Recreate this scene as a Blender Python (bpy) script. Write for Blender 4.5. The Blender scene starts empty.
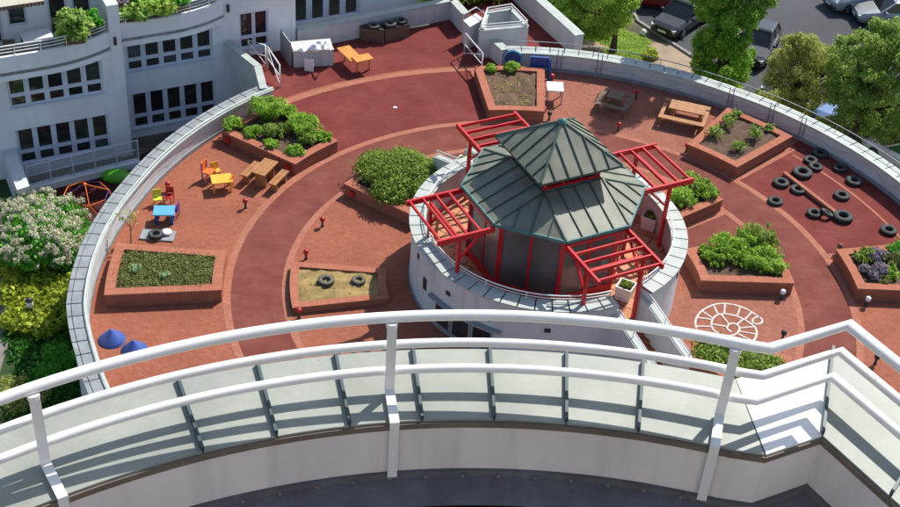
import bpy, math, random
import numpy as np
from mathutils import Vector, Matrix
random.seed(7); RNG = np.random.default_rng(11)
rad = math.radians
scene = bpy.context.scene
COL = scene.collection

# ------------------------------------------------------------------ camera, sky, sun, exposure
CAM_Z = 30.0                       # metres above the playground deck (deck = z 0)
FPX, PITCH, ROLL = 1340.0, rad(37.2), rad(4.4)      # focal length in photo pixels (900 wide)
SUN_AZ, SUN_EL = rad(36.0), rad(47.5)               # azimuth from +Y towards +X
GZ = -3.2                          # street / garden level
fwd = np.array([0, math.cos(PITCH), -math.sin(PITCH)])
_r = np.array([1.0, 0, 0]); _u = np.cross(_r, fwd)
right = _r * math.cos(ROLL) + _u * math.sin(ROLL)
up = -_r * math.sin(ROLL) + _u * math.cos(ROLL)
cam_d = bpy.data.cameras.new('camera'); cam = bpy.data.objects.new('camera', cam_d); COL.objects.link(cam)
cam_d.sensor_width = 36.0; cam_d.lens = FPX / 900.0 * 36.0
cam_d.clip_start = 0.1; cam_d.clip_end = 2000
M = Matrix.Identity(4)
for i in range(3):
    M[i][0], M[i][1], M[i][2] = right[i], up[i], -fwd[i]
M[2][3] = CAM_Z
cam.matrix_world = M
scene.camera = cam

world = bpy.data.worlds.new('World'); scene.world = world; world.use_nodes = True
wn = world.node_tree
sky = wn.nodes.new('ShaderNodeTexSky'); sky.sky_type = 'NISHITA'; sky.sun_disc = False
sky.sun_elevation = SUN_EL; sky.sun_rotation = SUN_AZ
wn.links.new(sky.outputs[0], wn.nodes['Background'].inputs[0])
wn.nodes['Background'].inputs[1].default_value = 0.128
sd = bpy.data.lights.new('sun', 'SUN'); sd.energy = 4.6; sd.angle = rad(0.5); sd.color = (1.0, 0.95, 0.87)
so = bpy.data.objects.new('sun', sd); COL.objects.link(so); so.location = (20, 30, 60)
S = Vector((math.sin(SUN_AZ) * math.cos(SUN_EL), math.cos(SUN_AZ) * math.cos(SUN_EL), math.sin(SUN_EL)))
so.rotation_euler = S.to_track_quat('Z', 'Y').to_euler()
scene.view_settings.view_transform = 'Standard'; scene.view_settings.look = 'None'
scene.view_settings.exposure = 0.40; scene.view_settings.gamma = 1.0
scene.view_settings.use_curve_mapping = False

scene.cycles.caustics_reflective = False; scene.cycles.caustics_refractive = False

# ------------------------------------------------------------------ survey helpers
def ray(px, py): return fwd + (px - 450) / FPX * right - (py - 253.5) / FPX * up
def D(px, py, z=0.0):                         # photo point to the world point at height z
    d = ray(px, py); t = (z - CAM_Z) / d[2]
    return np.array([d[0] * t, d[1] * t, z])
def rise(px, py, base):                       # height above a plan position seen at that row
    d = ray(px, py); t = math.hypot(base[0], base[1]) / math.hypot(d[0], d[1])
    return CAM_Z + d[2] * t
CX, CY = 3.44, 37.93                          # centre of the round deck
def PO(r, az, z=0.0, c=(CX, CY)):
    a = rad(az); return np.array([c[0] + r * math.sin(a), c[1] + r * math.cos(a), z])

# ------------------------------------------------------------------ mesh helpers
class MB:
    def __init__(s): s.v = []; s.f = []; s.uv = {}
    def add(s, vs, fs, uv=None):
        o = len(s.v); s.v += [tuple(float(c) for c in q) for q in vs]
        for k, f in enumerate(fs):
            if uv: s.uv[len(s.f)] = uv[k]
            s.f.append(tuple(i + o for i in f))
        return s
    def box(s, c, size, rz=0.0, m=None):
        x, y, z = size[0] / 2, size[1] / 2, size[2] / 2
        R = Matrix.Rotation(rz, 3, 'Z') if m is None else m
        vs = [Vector(c) + R @ Vector((a, b, d)) for d in (-z, z) for a, b in ((-x, -y), (x, -y), (x, y), (-x, y))]
        return s.add(vs, [(3, 2, 1, 0), (4, 5, 6, 7), (0, 1, 5, 4), (1, 2, 6, 5), (2, 3, 7, 6), (3, 0, 4, 7)])
    def bar(s, a, b, w, h, up=(0, 0, 1)):     # box beam from a to b, w across, h along up
        a, b = Vector(a), Vector(b); d = (b - a); L = d.length; d.normalize()
        sd_ = d.cross(Vector(up))
        if sd_.length < 1e-4: sd_ = d.cross(Vector((1, 0, 0)))
        sd_.normalize(); u2 = sd_.cross(d)
        R = Matrix((d, -sd_, u2)).transposed()
        return s.box((a + b) / 2, (L, w, h), m=R)
    def prism(s, poly, z0, z1, top=True, bot=True):
        n = len(poly); area = sum(poly[i][0] * poly[(i + 1) % n][1] - poly[(i + 1) % n][0] * poly[i][1] for i in range(n))
        if area < 0: poly = poly[::-1]
        vs = [(p[0], p[1], z0) for p in poly] + [(p[0], p[1], z1) for p in poly]
        fs = [(i, (i + 1) % n, n + (i + 1) % n, n + i) for i in range(n)]
        if top: fs.append(tuple(range(n, 2 * n)))
        if bot: fs.append(tuple(range(n - 1, -1, -1)))
        return s.add(vs, fs)
    def tube(s, pts, r, n=8, closed=False, cap=True, rs=None):
        P = [Vector(p) for p in pts]; m = len(P); vs = []; ref = None
        for i in range(m):
            a = P[(i - 1) % m] if (closed or i > 0) else P[i]; b = P[(i + 1) % m] if (closed or i < m - 1) else P[i]
            t = (b - a).normalized()
            if ref is None: ref = Vector((0, 0, 1)) if abs(t.z) < .9 else Vector((1, 0, 0))
            x = t.cross(ref)
            if x.length < 1e-4: x = t.cross(Vector((0, 1, 0)))
            x.normalize(); y = x.cross(t).normalized()
            k = 1.0
            if 0 < i < m - 1 or closed:
                c = (P[i] - a).normalized().dot((b - P[i]).normalized()); k = 1 / max(.5, math.sqrt(max(0, (1 + c) / 2)))
            rr = rs[i] if rs else r
            for j in range(n):
                w = 2 * math.pi * j / n; vs.append(P[i] + (x * math.cos(w) * k + y * math.sin(w)) * rr)
        fs = []
        for i in range(m if closed else m - 1):
            for j in range(n):
                a, b = i * n + j, i * n + (j + 1) % n; c, d = ((i + 1) % m) * n + (j + 1) % n, ((i + 1) % m) * n + j
                fs.append((a, d, c, b))
        if cap and not closed: fs += [tuple(range(n)), tuple(range(m * n - 1, (m - 1) * n - 1, -1))]
        return s.add(vs, fs)
    def lathe(s, prof, n=24, c=(0, 0, 0), close=False):
        vs = []; m = len(prof)
        for r, z in prof:
            for j in range(n):
                a = 2 * math.pi * j / n; vs.append((c[0] + r * math.cos(a), c[1] + r * math.sin(a), c[2] + z))
        fs = []
        for i in range(m if close else m - 1):
            for j in range(n):
                k = (i + 1) % m; fs.append((i * n + j, i * n + (j + 1) % n, k * n + (j + 1) % n, k * n + j))
        return s.add(vs, fs)
    def sheet(s, poly, z): return s.add([(p[0], p[1], z) for p in poly], [tuple(range(len(poly)))])
    def arcsheet(s, r0, r1, a0, a1, z, c=(CX, CY), step=2.0):
        n = max(1, int(abs(a1 - a0) / step + .5)); A = [a0 + (a1 - a0) * i / n for i in range(n + 1)]
        vs = [PO(r0, a, z, c) for a in A] + [PO(r1, a, z, c) for a in A]
        return s.add(vs, [(i, n + 1 + i, n + 2 + i, i + 1)[::-1] for i in range(n)])
    def arcwall(s, r0, r1, a0, a1, z0, z1, c=(CX, CY), step=2.0, ends=True, bottom=True, slope=0.0, rf=None):
        n = max(1, int(abs(a1 - a0) / step + .5)); A = [a0 + (a1 - a0) * i / n for i in range(n + 1)]
        for i in range(n):
            p = [PO(r + (rf(a) if rf else 0), a, z + (slope if (r == r1 and z == z1) else 0), c) for a in (A[i], A[i + 1]) for r, z in ((r0, z0), (r1, z0), (r1, z1), (r0, z1))]
            U0, U1 = rad(A[i]) * (r0 + r1) / 2, rad(A[i + 1]) * (r0 + r1) / 2; t = r1 - r0
            fs = [(1, 5, 6, 2), (4, 0, 3, 7), (3, 2, 6, 7)]
            uv = [[(U0, z0), (U1, z0), (U1, z1), (U0, z1)], [(U1, z0), (U0, z0), (U0, z1), (U1, z1)], [(U0, 0), (U0, t), (U1, t), (U1, 0)]]
            if bottom: fs.append((0, 4, 5, 1)); uv.append([(U0, 0), (U1, 0), (U1, t), (U0, t)])
            if ends and i == 0: fs.append((0, 1, 2, 3)); uv.append([(0, z0), (t, z0), (t, z1), (0, z1)])
            if ends and i == n - 1: fs.append((5, 4, 7, 6)); uv.append([(0, z0), (t, z0), (t, z1), (0, z1)])
            s.add(p, [f[::-1] for f in fs], [u[::-1] for u in uv])
        return s
    def mesh(s, name, smooth=False, org=(0, 0, 0)):
        me = bpy.data.meshes.new(name)
        me.from_pydata([(a - org[0], b - org[1], c - org[2]) for a, b, c in s.v], [], s.f)
        if s.uv:
            ul = me.uv_layers.new(name='UVMap')
            for pi, pl in enumerate(me.polygons):
                if pi in s.uv:
                    for k, li in enumerate(pl.loop_indices): ul.data[li].uv = s.uv[pi][k]
        if smooth: me.polygons.foreach_set('use_smooth', [True] * len(me.polygons))
        return me

def link(name, me, mat, parent=None):
    o = bpy.data.objects.new(name, me); COL.objects.link(o)
    if mat: me.materials.append(mat) if not me.materials else None
    if parent: o.parent = parent
    return o
def tag(o, label=None, cat=None, group=None, kind=None):
    if label: o['label'] = label
    if cat: o['category'] = cat
    if group: o['group'] = group
    if kind: o['kind'] = kind
    return o
def thing(name, label, cat, loc=(0, 0, 0), rz=0.0, group=None):
    o = bpy.data.objects.new(name, None); COL.objects.link(o); o.empty_display_size = .2
    o.location = [float(c) for c in loc]; o.rotation_euler = (0, 0, rz)
    return tag(o, label, cat, group)
def root_of(o):
    while o.parent: o = o.parent
    return o
def part(name, mb, mat, parent, smooth=False, local=False, kind=None, label=None):
    org = (0, 0, 0) if local else tuple(root_of(parent).location)
    o = link(name, mb.mesh(name, smooth, org), mat, parent)
    return tag(o, label, kind=kind)
def struct(name, mb, mat, smooth=False, parent=None):
    o = link(name, mb.mesh(name, smooth), mat, parent)
    if not parent: o['kind'] = 'structure'
    return o
def solo(name, mb, mat, label, cat, loc=(0, 0, 0), rz=0, group=None, smooth=False, world_pts=False):
    o = link(name, mb.mesh(name, smooth, loc if world_pts else (0, 0, 0)), mat)
    o.location = [float(c) for c in loc]; o.rotation_euler = (0, 0, rz)
    return tag(o, label, cat, group)
def clone(o, loc=None, rz=None, label=None, group=None, parent=None):
    c = o.copy(); COL.objects.link(c); c.parent = parent
    if loc is not None: c.location = [float(q) for q in loc]
    if rz is not None: c.rotation_euler = (c.rotation_euler[0], c.rotation_euler[1], rz)
    if label: c['label'] = label
    if group: c['group'] = group
    for ch in list(o.children): clone(ch, parent=c)
    return c

# ------------------------------------------------------------------ materials
def newmat(name):
    m = bpy.data.materials.new(name); m.use_nodes = True
    return m, m.node_tree.nodes, m.node_tree.links, m.node_tree.nodes['Principled BSDF']
def coords(N, L, kind='Object'):
    t = N.new('ShaderNodeTexCoord'); return t.outputs[kind]
def mix(N, L, fac, a, b, mode='MIX'):
    m = N.new('ShaderNodeMix'); m.data_type = 'RGBA'; m.blend_type = mode
    for sock, val in ((m.inputs[0], fac), (m.inputs[6], a), (m.inputs[7], b)):
        if hasattr(val, 'is_linked'): L.new(val, sock)
        else: sock.default_value = val if not isinstance(val, (tuple, list)) else (*val, 1)[:4]
    return m.outputs[2]
def ramp(N, L, src, lo, hi, a=0.0, b=1.0):
    r = N.new('ShaderNodeMapRange'); L.new(src, r.inputs[0])
    r.inputs[1].default_value = lo; r.inputs[2].default_value = hi; r.inputs[3].default_value = a; r.inputs[4].default_value = b
    return r.outputs[0]
def noise(N, L, vec, scale, detail=4, rough=.55):
    n = N.new('ShaderNodeTexNoise'); L.new(vec, n.inputs['Vector']); n.inputs['Scale'].default_value = scale
    n.inputs['Detail'].default_value = detail; n.inputs['Roughness'].default_value = rough
    return n.outputs['Fac']
def bump(N, L, P, h, strength=.3, dist=.02):
    b = N.new('ShaderNodeBump'); b.inputs['Strength'].default_value = strength; b.inputs['Distance'].default_value = dist
    L.new(h, b.inputs['Height']); L.new(b.outputs[0], P.inputs['Normal'])
def plain(name, col, rough=.6, var=.12, scale=3.0, metal=0.0, fine=0.0, spec=None, grime=0.0, bmp=0.0):
    m, N, L, P = newmat(name); v = coords(N, L)
    f = noise(N, L, v, scale); dark = tuple(c * (1 - var * 2) for c in col); lite = tuple(min(1, c * (1 + var)) for c in col)
    c = mix(N, L, ramp(N, L, f, .3, .7), dark, lite)
    if fine: c = mix(N, L, ramp(N, L, noise(N, L, v, scale * 14, 3, .7), .35, .65, 0, fine), c, tuple(q * .45 for q in col))
    if grime:
        mp = N.new('ShaderNodeMapping'); L.new(v, mp.inputs[0]); mp.inputs[3].default_value = (2.2, 2.2, .25)
        g = noise(N, L, mp.outputs[0], 1.6, 6, .65)
        c = mix(N, L, ramp(N, L, g, .5, .75, 0, grime), c, tuple(q * w for q, w in zip(col, (.55, .53, .48))))
    L.new(c, P.inputs['Base Color']); P.inputs['Roughness'].default_value = rough; P.inputs['Metallic'].default_value = metal
    if spec is not None: P.inputs['Specular IOR Level'].default_value = spec
    if bmp: bump(N, L, P, noise(N, L, v, scale * 10), bmp, .01)
    return m
def paver_mat(name, c1, c2, mortar, bw=.2, bh=.1, rot=0.0, uv=False, patch=.35, mort=.008, patch_col=None):
    m, N, L, P = newmat(name); v = coords(N, L, 'UV' if uv else 'Object')
    mp = N.new('ShaderNodeMapping'); L.new(v, mp.inputs[0]); mp.inputs[2].default_value = (0, 0, rot)
    b = N.new('ShaderNodeTexBrick'); L.new(mp.outputs[0], b.inputs['Vector'])
    b.inputs['Scale'].default_value = 1; b.inputs['Brick Width'].default_value = bw; b.inputs['Row Height'].default_value = bh
    b.inputs['Mortar Size'].default_value = mort; b.inputs['Mortar Smooth'].default_value = .2; b.inputs['Bias'].default_value = -.1
    b.inputs['Color1'].default_value = (*c1, 1); b.inputs['Color2'].default_value = (*c2, 1); b.inputs['Mortar'].default_value = (*mortar, 1)
    o = coords(N, L)
    f = noise(N, L, o, .55, 5, .6); f2 = noise(N, L, o, 6, 4, .6)
    c = mix(N, L, ramp(N, L, f, .38, .72, 0, patch), b.outputs[0], patch_col or tuple(q * .55 for q in c1))
    c = mix(N, L, ramp(N, L, f2, .45, .75, 0, .35), c, tuple(min(1, q * 1.35) for q in c2))
    L.new(c, P.inputs['Base Color']); P.inputs['Roughness'].default_value = .85; P.inputs['Specular IOR Level'].default_value = .12
    inv = N.new('ShaderNodeMath'); inv.operation = 'SUBTRACT'; inv.inputs[0].default_value = 1; L.new(b.outputs[1], inv.inputs[1])
    bump(N, L, P, inv.outputs[0], .5, .006)
    return m
def rubber_mat(name, col, worn):
    m, N, L, P = newmat(name); v = coords(N, L)
    f = noise(N, L, v, .7, 7, .66); g = noise(N, L, v, 3.5, 4, .6); h = noise(N, L, v, 45, 2, .8)
    c = mix(N, L, ramp(N, L, f, .36, .66), tuple(q * .8 for q in col), worn)
    c = mix(N, L, ramp(N, L, g, .5, .72, 0, .55), c, tuple(q * .7 for q in col))
    c = mix(N, L, ramp(N, L, h, .35, .68, 0, .5), c, tuple(min(1, q * 1.6) for q in col))
    # pale scuffs
    mp = N.new('ShaderNodeMapping'); L.new(v, mp.inputs[0]); mp.inputs[3].default_value = (.5, 2.4, 1); mp.inputs[2].default_value = (0, 0, .5)
    s = noise(N, L, mp.outputs[0], 1.3, 6, .7)
    c = mix(N, L, ramp(N, L, s, .58, .8, 0, .4), c, (.32, .16, .11))
    P.inputs['Specular IOR Level'].default_value = .12
    L.new(c, P.inputs['Base Color']); P.inputs['Roughness'].default_value = .9
    bump(N, L, P, h, .35, .006)
    return m
def leaf_mat(name, dark, mid, lite, trans=.35, tip=None):
    m, N, L, P = newmat(name)
    g = N.new('ShaderNodeNewGeometry'); r = N.new('ShaderNodeValToRGB'); L.new(g.outputs['Random Per Island'], r.inputs[0])
    e = r.color_ramp.elements; e[0].color = (*dark, 1); e[1].color = (*lite, 1); e[1].position = .92
    k = e.new(.5); k.color = (*mid, 1)
    if tip: k = e.new(.97); k.color = (*tip, 1)
    v = coords(N, L); f = noise(N, L, v, .9, 3)
    c = mix(N, L, ramp(N, L, f, .35, .65, 0, .45), r.outputs[0], tuple((a + b) / 2 * .75 for a, b in zip(dark, mid)))
    L.new(c, P.inputs['Base Color']); P.inputs['Roughness'].default_value = .55; P.inputs['Specular IOR Level'].default_value = .25
    t = N.new('ShaderNodeBsdfTranslucent'); L.new(mix(N, L, .5, c, tuple(min(1, q * 1.5) for q in lite)), t.inputs[0])
    ms = N.new('ShaderNodeMixShader'); ms.inputs[0].default_value = trans
    L.new(P.outputs[0], ms.inputs[1]); L.new(t.outputs[0], ms.inputs[2])
    L.new(ms.outputs[0], N['Material Output'].inputs[0])
    return m
def glass_mat(name, col, rough=.08, var=.5):
    m, N, L, P = newmat(name); v = coords(N, L); f = noise(N, L, v, .8, 3)
    c = mix(N, L, ramp(N, L, f, .35, .65), tuple(q * (1 - var) for q in col), tuple(q * (1 + var) for q in col))
    L.new(c, P.inputs['Base Color']); P.inputs['Roughness'].default_value = rough; P.inputs['Specular IOR Level'].default_value = .6
    return m

MT = {}
MT['paver'] = paver_mat('terracotta_paver', (.290, .094, .054), (.345, .126, .074), (.215, .082, .054), rot=.5, patch=.6, patch_col=(.20, .066, .042))
MT['paver_red'] = paver_mat('brick_red_paver', (.275, .102, .070), (.335, .140, .098), (.22, .08, .05), rot=.9, patch=.5, patch_col=(.20, .07, .044))
MT['stripe'] = paver_mat('stripe_paver', (.335, .128, .083), (.385, .158, .106), (.26, .10, .068), bw=.2, bh=.2, rot=.2, patch=.2)
MT['brick'] = paver_mat('planter_brick', (.27, .088, .05), (.365, .13, .078), (.27, .15, .11), bw=.24, bh=.075, uv=True, patch=.3, mort=.010)
MT['copebrick'] = paver_mat('coping_brick', (.355, .125, .074), (.41, .155, .096), (.28, .125, .09), bw=.1, bh=.6, uv=True, patch=.25, mort=.010)
MT['rubber'] = rubber_mat('red_rubber', (.150, .043, .034), (.205, .074, .055))
MT['rubber_far'] = rubber_mat('red_rubber_court', (.145, .030, .027), (.185, .048, .041))
MT['rubber_shaded'] = rubber_mat('shaded_rubber', (.050, .013, .013), (.07, .02, .02))  # red rubber darkened, the lower court's shade is put into its colour
MT['white_wall'] = plain('white_render', (.56, .575, .58), .85, .05, 1.2, grime=.45, bmp=.1)
MT['facade'] = plain('facade_render', (.82, .835, .855), .85, .05, .6, grime=.25)
MT['white_paint'] = plain('white_paint', (.80, .80, .79), .35, .04, 4)
MT['rail_paint'] = plain('railing_paint', (.82, .82, .81), .28, .03, 6, fine=.03)
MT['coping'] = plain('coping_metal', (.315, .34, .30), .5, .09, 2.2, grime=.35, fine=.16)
def spotted(m, col):
    N, L = m.node_tree.nodes, m.node_tree.links; P = N['Principled BSDF']; src = P.inputs['Base Color'].links[0].from_socket
    v = coords(N, L); vo = N.new('ShaderNodeTexVoronoi'); L.new(v, vo.inputs['Vector']); vo.inputs['Scale'].default_value = 5.5
    n2 = noise(N, L, v, 9, 3); d = N.new('ShaderNodeMath'); d.operation = 'SUBTRACT'; L.new(vo.outputs['Distance'], d.inputs[0]); L.new(ramp(N, L, n2, .45, .75, -.02, .075), d.inputs[1])
    L.new(mix(N, L, ramp(N, L, d.outputs[0], -.012, .0, .75, 0), src, col), P.inputs['Base Color'])
spotted(MT['coping'], (.10, .10, .085)); spotted(MT['rail_paint'], (.45, .40, .33))
MT['cope_grey'] = plain('coping_slab', (.27, .29, .305), .7, .12, 2.5, fine=.25)
MT['cope_pale'] = plain('coping_pale', (.43, .47, .44), .6, .1, 2.0, fine=.2)
MT['joint'] = plain('dark_joint', (.05, .06, .07), .9, .1, 5)
MT['trim'] = plain('brown_trim', (.17, .135, .11), .7, .12, 6)
MT['inner_wall'] = plain('inner_wall', (.80, .745, .735), .8, .05, 1.5, grime=.5, bmp=.08)
MT['felt'] = plain('roof_felt', (.15, .152, .165), .9, .15, 5, fine=.35, bmp=.3)
MT['terrace'] = plain('terrace_deck', (.075, .055, .042), .9, .2, 6, fine=.3)
MT['bolt'] = plain('zinc', (.35, .36, .37), .4, .05, 10, metal=.6)
MT['red'] = plain('red_paint', (.56, .016, .022), .38, .1, 3, fine=.1)
MT['redlamp'] = plain('red_lamp', (.40, .02, .02), .4, .05, 3)
MT['roof'] = plain('weathered_roof', (.205, .212, .158), .5, .16, 1.4, fine=.25, grime=.3)
MT['roof_green'] = plain('roof_seam', (.06, .10, .075), .5, .15, 3)
MT['gutter'] = plain('verdigris_gutter', (.07, .20, .19), .5, .15, 3)
def pane_mat():
    m, N, L, P = newmat('window_pane'); oi = N.new('ShaderNodeObjectInfo'); r = N.new('ShaderNodeValToRGB'); L.new(oi.outputs['Random'], r.inputs[0])
    e = r.color_ramp.elements; e[0].color = (.014, .016, .018, 1); e[1].color = (.10, .11, .12, 1)
    for p_, c_ in ((.3, (.03, .032, .034)), (.5, (.045, .032, .026)), (.7, (.025, .045, .03)), (.85, (.07, .06, .055))): k_ = e.new(p_); k_.color = (*c_, 1)
    v = coords(N, L); f = noise(N, L, v, 1.7, 4, .6); c = mix(N, L, ramp(N, L, f, .42, .62, 0, .75), r.outputs[0], (.012, .013, .015))
    L.new(c, P.inputs['Base Color']); P.inputs['Roughness'].default_value = .06; P.inputs['Specular IOR Level'].default_value = .8
    return m
MT['glass'] = pane_mat()
MT['glass_brown'] = glass_mat('brown_glass', (.13, .10, .098), .12, .3)
MT['frame_grey'] = plain('window_frame', (.62, .66, .74), .5, .04, 3)
MT['soil'] = plain('soil', (.125, .072, .045), .95, .3, 4, fine=.5, bmp=.6)
MT['dry_soil'] = plain('dry_soil', (.15, .085, .05), .95, .3, 3, fine=.5, bmp=.6)
MT['sand'] = plain('sand_bed', (.33, .23, .085), .95, .25, 2.2, fine=.45, bmp=.5)
MT['tyre'] = plain('tyre_rubber', (.028, .030, .030), .75, .2, 6, fine=.2)
MT['tyre_grey'] = plain('tyre_dusty', (.065, .07, .066), .85, .25, 6, fine=.3)
MT['tyre_dusty'] = plain('tyre_sandy', (.15, .14, .115), .9, .25, 6, fine=.3)
MT['wood'] = plain('bench_wood', (.40, .17, .055), .6, .15, 3, fine=.3)
MT['wood_dark'] = plain('weathered_wood', (.17, .105, .07), .75, .15, 3, fine=.35)
MT['wood_orange'] = plain('orange_wood', (.62, .25, .045), .55, .1, 3, fine=.15)
MT['yellow'] = plain('yellow_plastic', (.75, .42, .04), .45, .06, 3)
MT['lime'] = plain('lime_plastic', (.55, .62, .05), .45, .06, 3)
MT['orange'] = plain('orange_plastic', (.75, .16, .02), .45, .06, 3)
MT['purple'] = plain('purple_plastic', (.10, .05, .24), .45, .06, 3)
MT['skyblue'] = plain('sky_blue_plastic', (.10, .38, .60), .45, .06, 3)
MT['blue'] = plain('blue_plastic', (.02, .065, .26), .45, .08, 3)
MT['cone_blue'] = plain('cone_blue', (.045, .10, .36), .5, .12, 2, fine=.1)
MT['redplastic'] = plain('red_plastic', (.42, .02, .02), .45, .06, 3)
MT['black'] = plain('black_metal', (.025, .025, .027), .5, .1, 4)
MT['grey_metal'] = plain('grey_metal', (.30, .32, .34), .5, .1, 4, metal=.3)
MT['asphalt'] = plain('asphalt', (.060, .064, .074), .9, .14, .35, fine=.3)
MT['kerb'] = plain('kerb_stone', (.30, .28, .26), .9, .12, 2, fine=.3)
MT['gravel'] = plain('tan_paving', (.36, .27, .19), .95, .15, .8, fine=.35)
MT['path_grey'] = plain('garden_path', (.24, .21, .19), .9, .15, 1.5, fine=.3)
MT['ground'] = plain('ground_soil', (.14, .12, .08), .95, .25, .5, fine=.3)
MT['lawn'] = plain('lawn_soil', (.035, .085, .015), .95, .3, .8, fine=.4)
MT['bark'] = plain('bark', (.075, .055, .038), .9, .25, 5, fine=.5, bmp=.6)
MT['canvas'] = plain('awning_canvas', (.62, .58, .46), .8, .06, 3)
MT['cloth'] = plain('white_cloth', (.72, .73, .76), .8, .06, 3)
LM = {}
LM['tree'] = leaf_mat('tree_leaf', (0.050, 0.165, 0.015), (0.165, 0.374, 0.033), (0.396, 0.594, 0.099), .45); LM['treex'] = leaf_mat('tree_leaf', (0.037, 0.177, 0.019), (0.106, 0.393, 0.029), (0.309, 0.784, 0.071), .4)
LM['lime'] = leaf_mat('lime_leaf', (0.091, 0.221, 0.031), (0.260, 0.520, 0.065), (0.624, 0.800, 0.156), .4)
LM['olive'] = leaf_mat('olive_leaf', (0.098, 0.151, 0.039), (0.304, 0.359, 0.083), (0.690, 0.690, 0.194), .35, tip=(.32, .22, .12))
LM['limetip'] = leaf_mat('lime_tip_leaf', (0.060, 0.144, 0.022), (0.204, 0.360, 0.054), (0.432, 0.552, 0.132), .4, tip=(.55, .48, .30))
LM['shrub'] = leaf_mat('shrub_leaf', (0.061, 0.163, 0.022), (0.182, 0.376, 0.040), (0.531, 0.800, 0.097), .35)
LM['bush'] = leaf_mat('bush_leaf', (0.054, 0.110, 0.020), (0.173, 0.284, 0.039), (0.419, 0.542, 0.099), .3)
LM['yellowshrub'] = leaf_mat('yellow_leaf', (0.105, 0.176, 0.018), (0.299, 0.386, 0.031), (0.632, 0.667, 0.070), .35)
LM['grass'] = leaf_mat('grass_blade', (0.020, 0.093, 0.010), (0.043, 0.170, 0.017), (0.102, 0.289, 0.034), .3)
LM['blossom'] = leaf_mat('blossom', (.42, .40, .26), (.64, .62, .43), (.80, .78, .60), .2)
LM['cover'] = leaf_mat('ground_cover', (0.070, 0.116, 0.028), (0.197, 0.244, 0.070), (0.418, 0.394, 0.128), .25)
LM['pale'] = leaf_mat('pale_leaf', (.14, .25, .10), (.30, .45, .22), (.45, .6, .36), .3)
LM['lilac'] = leaf_mat('lilac_flower', (.16, .13, .17), (.27, .22, .27), (.38, .32, .36), .2)
LM['variegated'] = leaf_mat('variegated_leaf', (0.060, 0.204, 0.018), (0.204, 0.432, 0.048), (0.576, 0.696, 0.216), .35)
LM['bright'] = leaf_mat('bright_leaf', (0.030, 0.180, 0.015), (0.090, 0.360, 0.030), (0.210, 0.600, 0.060), .35)

# ------------------------------------------------------------------ foliage
def leaves(blobs, n, size, flat=.35, shell=.45, aspect=1.7, upb=.35):
    """n leaf faces spread through ellipsoid blobs [(cx,cy,cz,rx,ry,rz)] -> mesh"""
    B = np.array(blobs, float); w = (B[:, 3] * B[:, 4] * B[:, 5]) ** .67; w /= w.sum()
    k = RNG.choice(len(B), n, p=w); d = RNG.normal(size=(n, 3)); d /= np.linalg.norm(d, axis=1)[:, None]
    rr = shell + (1 - shell) * RNG.random(n) ** .6; rr *= 1 + RNG.normal(size=n) * .12
    p = B[k, :3] + d * B[k, 3:] * rr[:, None]
    nrm = d * .8 + RNG.normal(size=(n, 3)) * .75 + np.array([0, 0, upb]); nrm /= np.linalg.norm(nrm, axis=1)[:, None]
    a = np.cross(nrm, RNG.normal(size=(n, 3))); a /= np.linalg.norm(a, axis=1)[:, None]; b = np.cross(nrm, a)
    s = size * (.6 + .8 * RNG.random(n))[:, None]; L, W = s * aspect / 2, s / 2
    q = np.stack([p - a * L, p + b * W + nrm * W * flat, p + a * L, p - b * W + nrm * W * flat], 1).reshape(-1, 3)
    return q
def leaf_mesh(name, q):
    me = bpy.data.meshes.new(name); n = len(q) // 4
    me.vertices.add(len(q)); me.vertices.foreach_set('co', q.astype(np.float32).ravel())
    me.loops.add(len(q)); me.loops.foreach_set('vertex_index', np.arange(len(q), dtype=np.int32))
    me.polygons.add(n); me.polygons.foreach_set('loop_start', np.arange(0, len(q), 4, dtype=np.int32))
    me.update(calc_edges=True); return me
def clumps(c, R, n, cr, zmin=-1.0, jit=.25, inner=.2):
    out = []
    while len(out) < n:
        d = RNG.normal(size=3); d /= np.linalg.norm(d)
        if d[2] < zmin: continue
        t = 1 - inner * RNG.random() if RNG.random() > .25 else RNG.random() * .7
        s = cr * (1 + jit * RNG.normal())
        s = max(s, cr * .4)
        out.append((*(np.array(c) + d * np.array(R) * t), s, s, s * .8))
    return out
def shrub(name, label, loc, r, h, mat, n=None, size=.05, group=None, cat='shrub', nc=9, stem=True):
    t = thing(name, label, cat, loc, 0, group)
    bl = clumps((0, 0, h * .50), (r * .72, r * .72, h * .36), nc + 4, r * .33, zmin=-.5, jit=.45) + [(0, 0, h * .4, r * .55, r * .55, h * .38)]
    for _ in range(9):                        # loose shoots breaking the outline
        a = random.random() * 6.28; f_ = random.uniform(.55, 1.12); bl.append((math.cos(a) * r * f_, math.sin(a) * r * f_, h * random.uniform(.25, 1.05 if f_ < .8 else .6), r * .14, r * .14, h * .2))
    n = n or int(1200 + 6500 * r * h)
    q = leaves(bl, n, size, shell=.3); q[:, 2] = np.maximum(q[:, 2], .01 + .04 * RNG.random(len(q)))
    link('foliage', leaf_mesh('foliage', q), mat, t)
    if stem:
        s = MB()
        for j in range(3):
            a = random.random() * 6.28
            s.tube([(0, 0, -.02), (math.cos(a) * r * .18, math.sin(a) * r * .18, h * .35), (math.cos(a) * r * .4, math.sin(a) * r * .4, h * .7)], .02, 5, rs=[.025, .02, .008])
        part('stem', s, MT['bark'], t, local=True)
    return t
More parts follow.
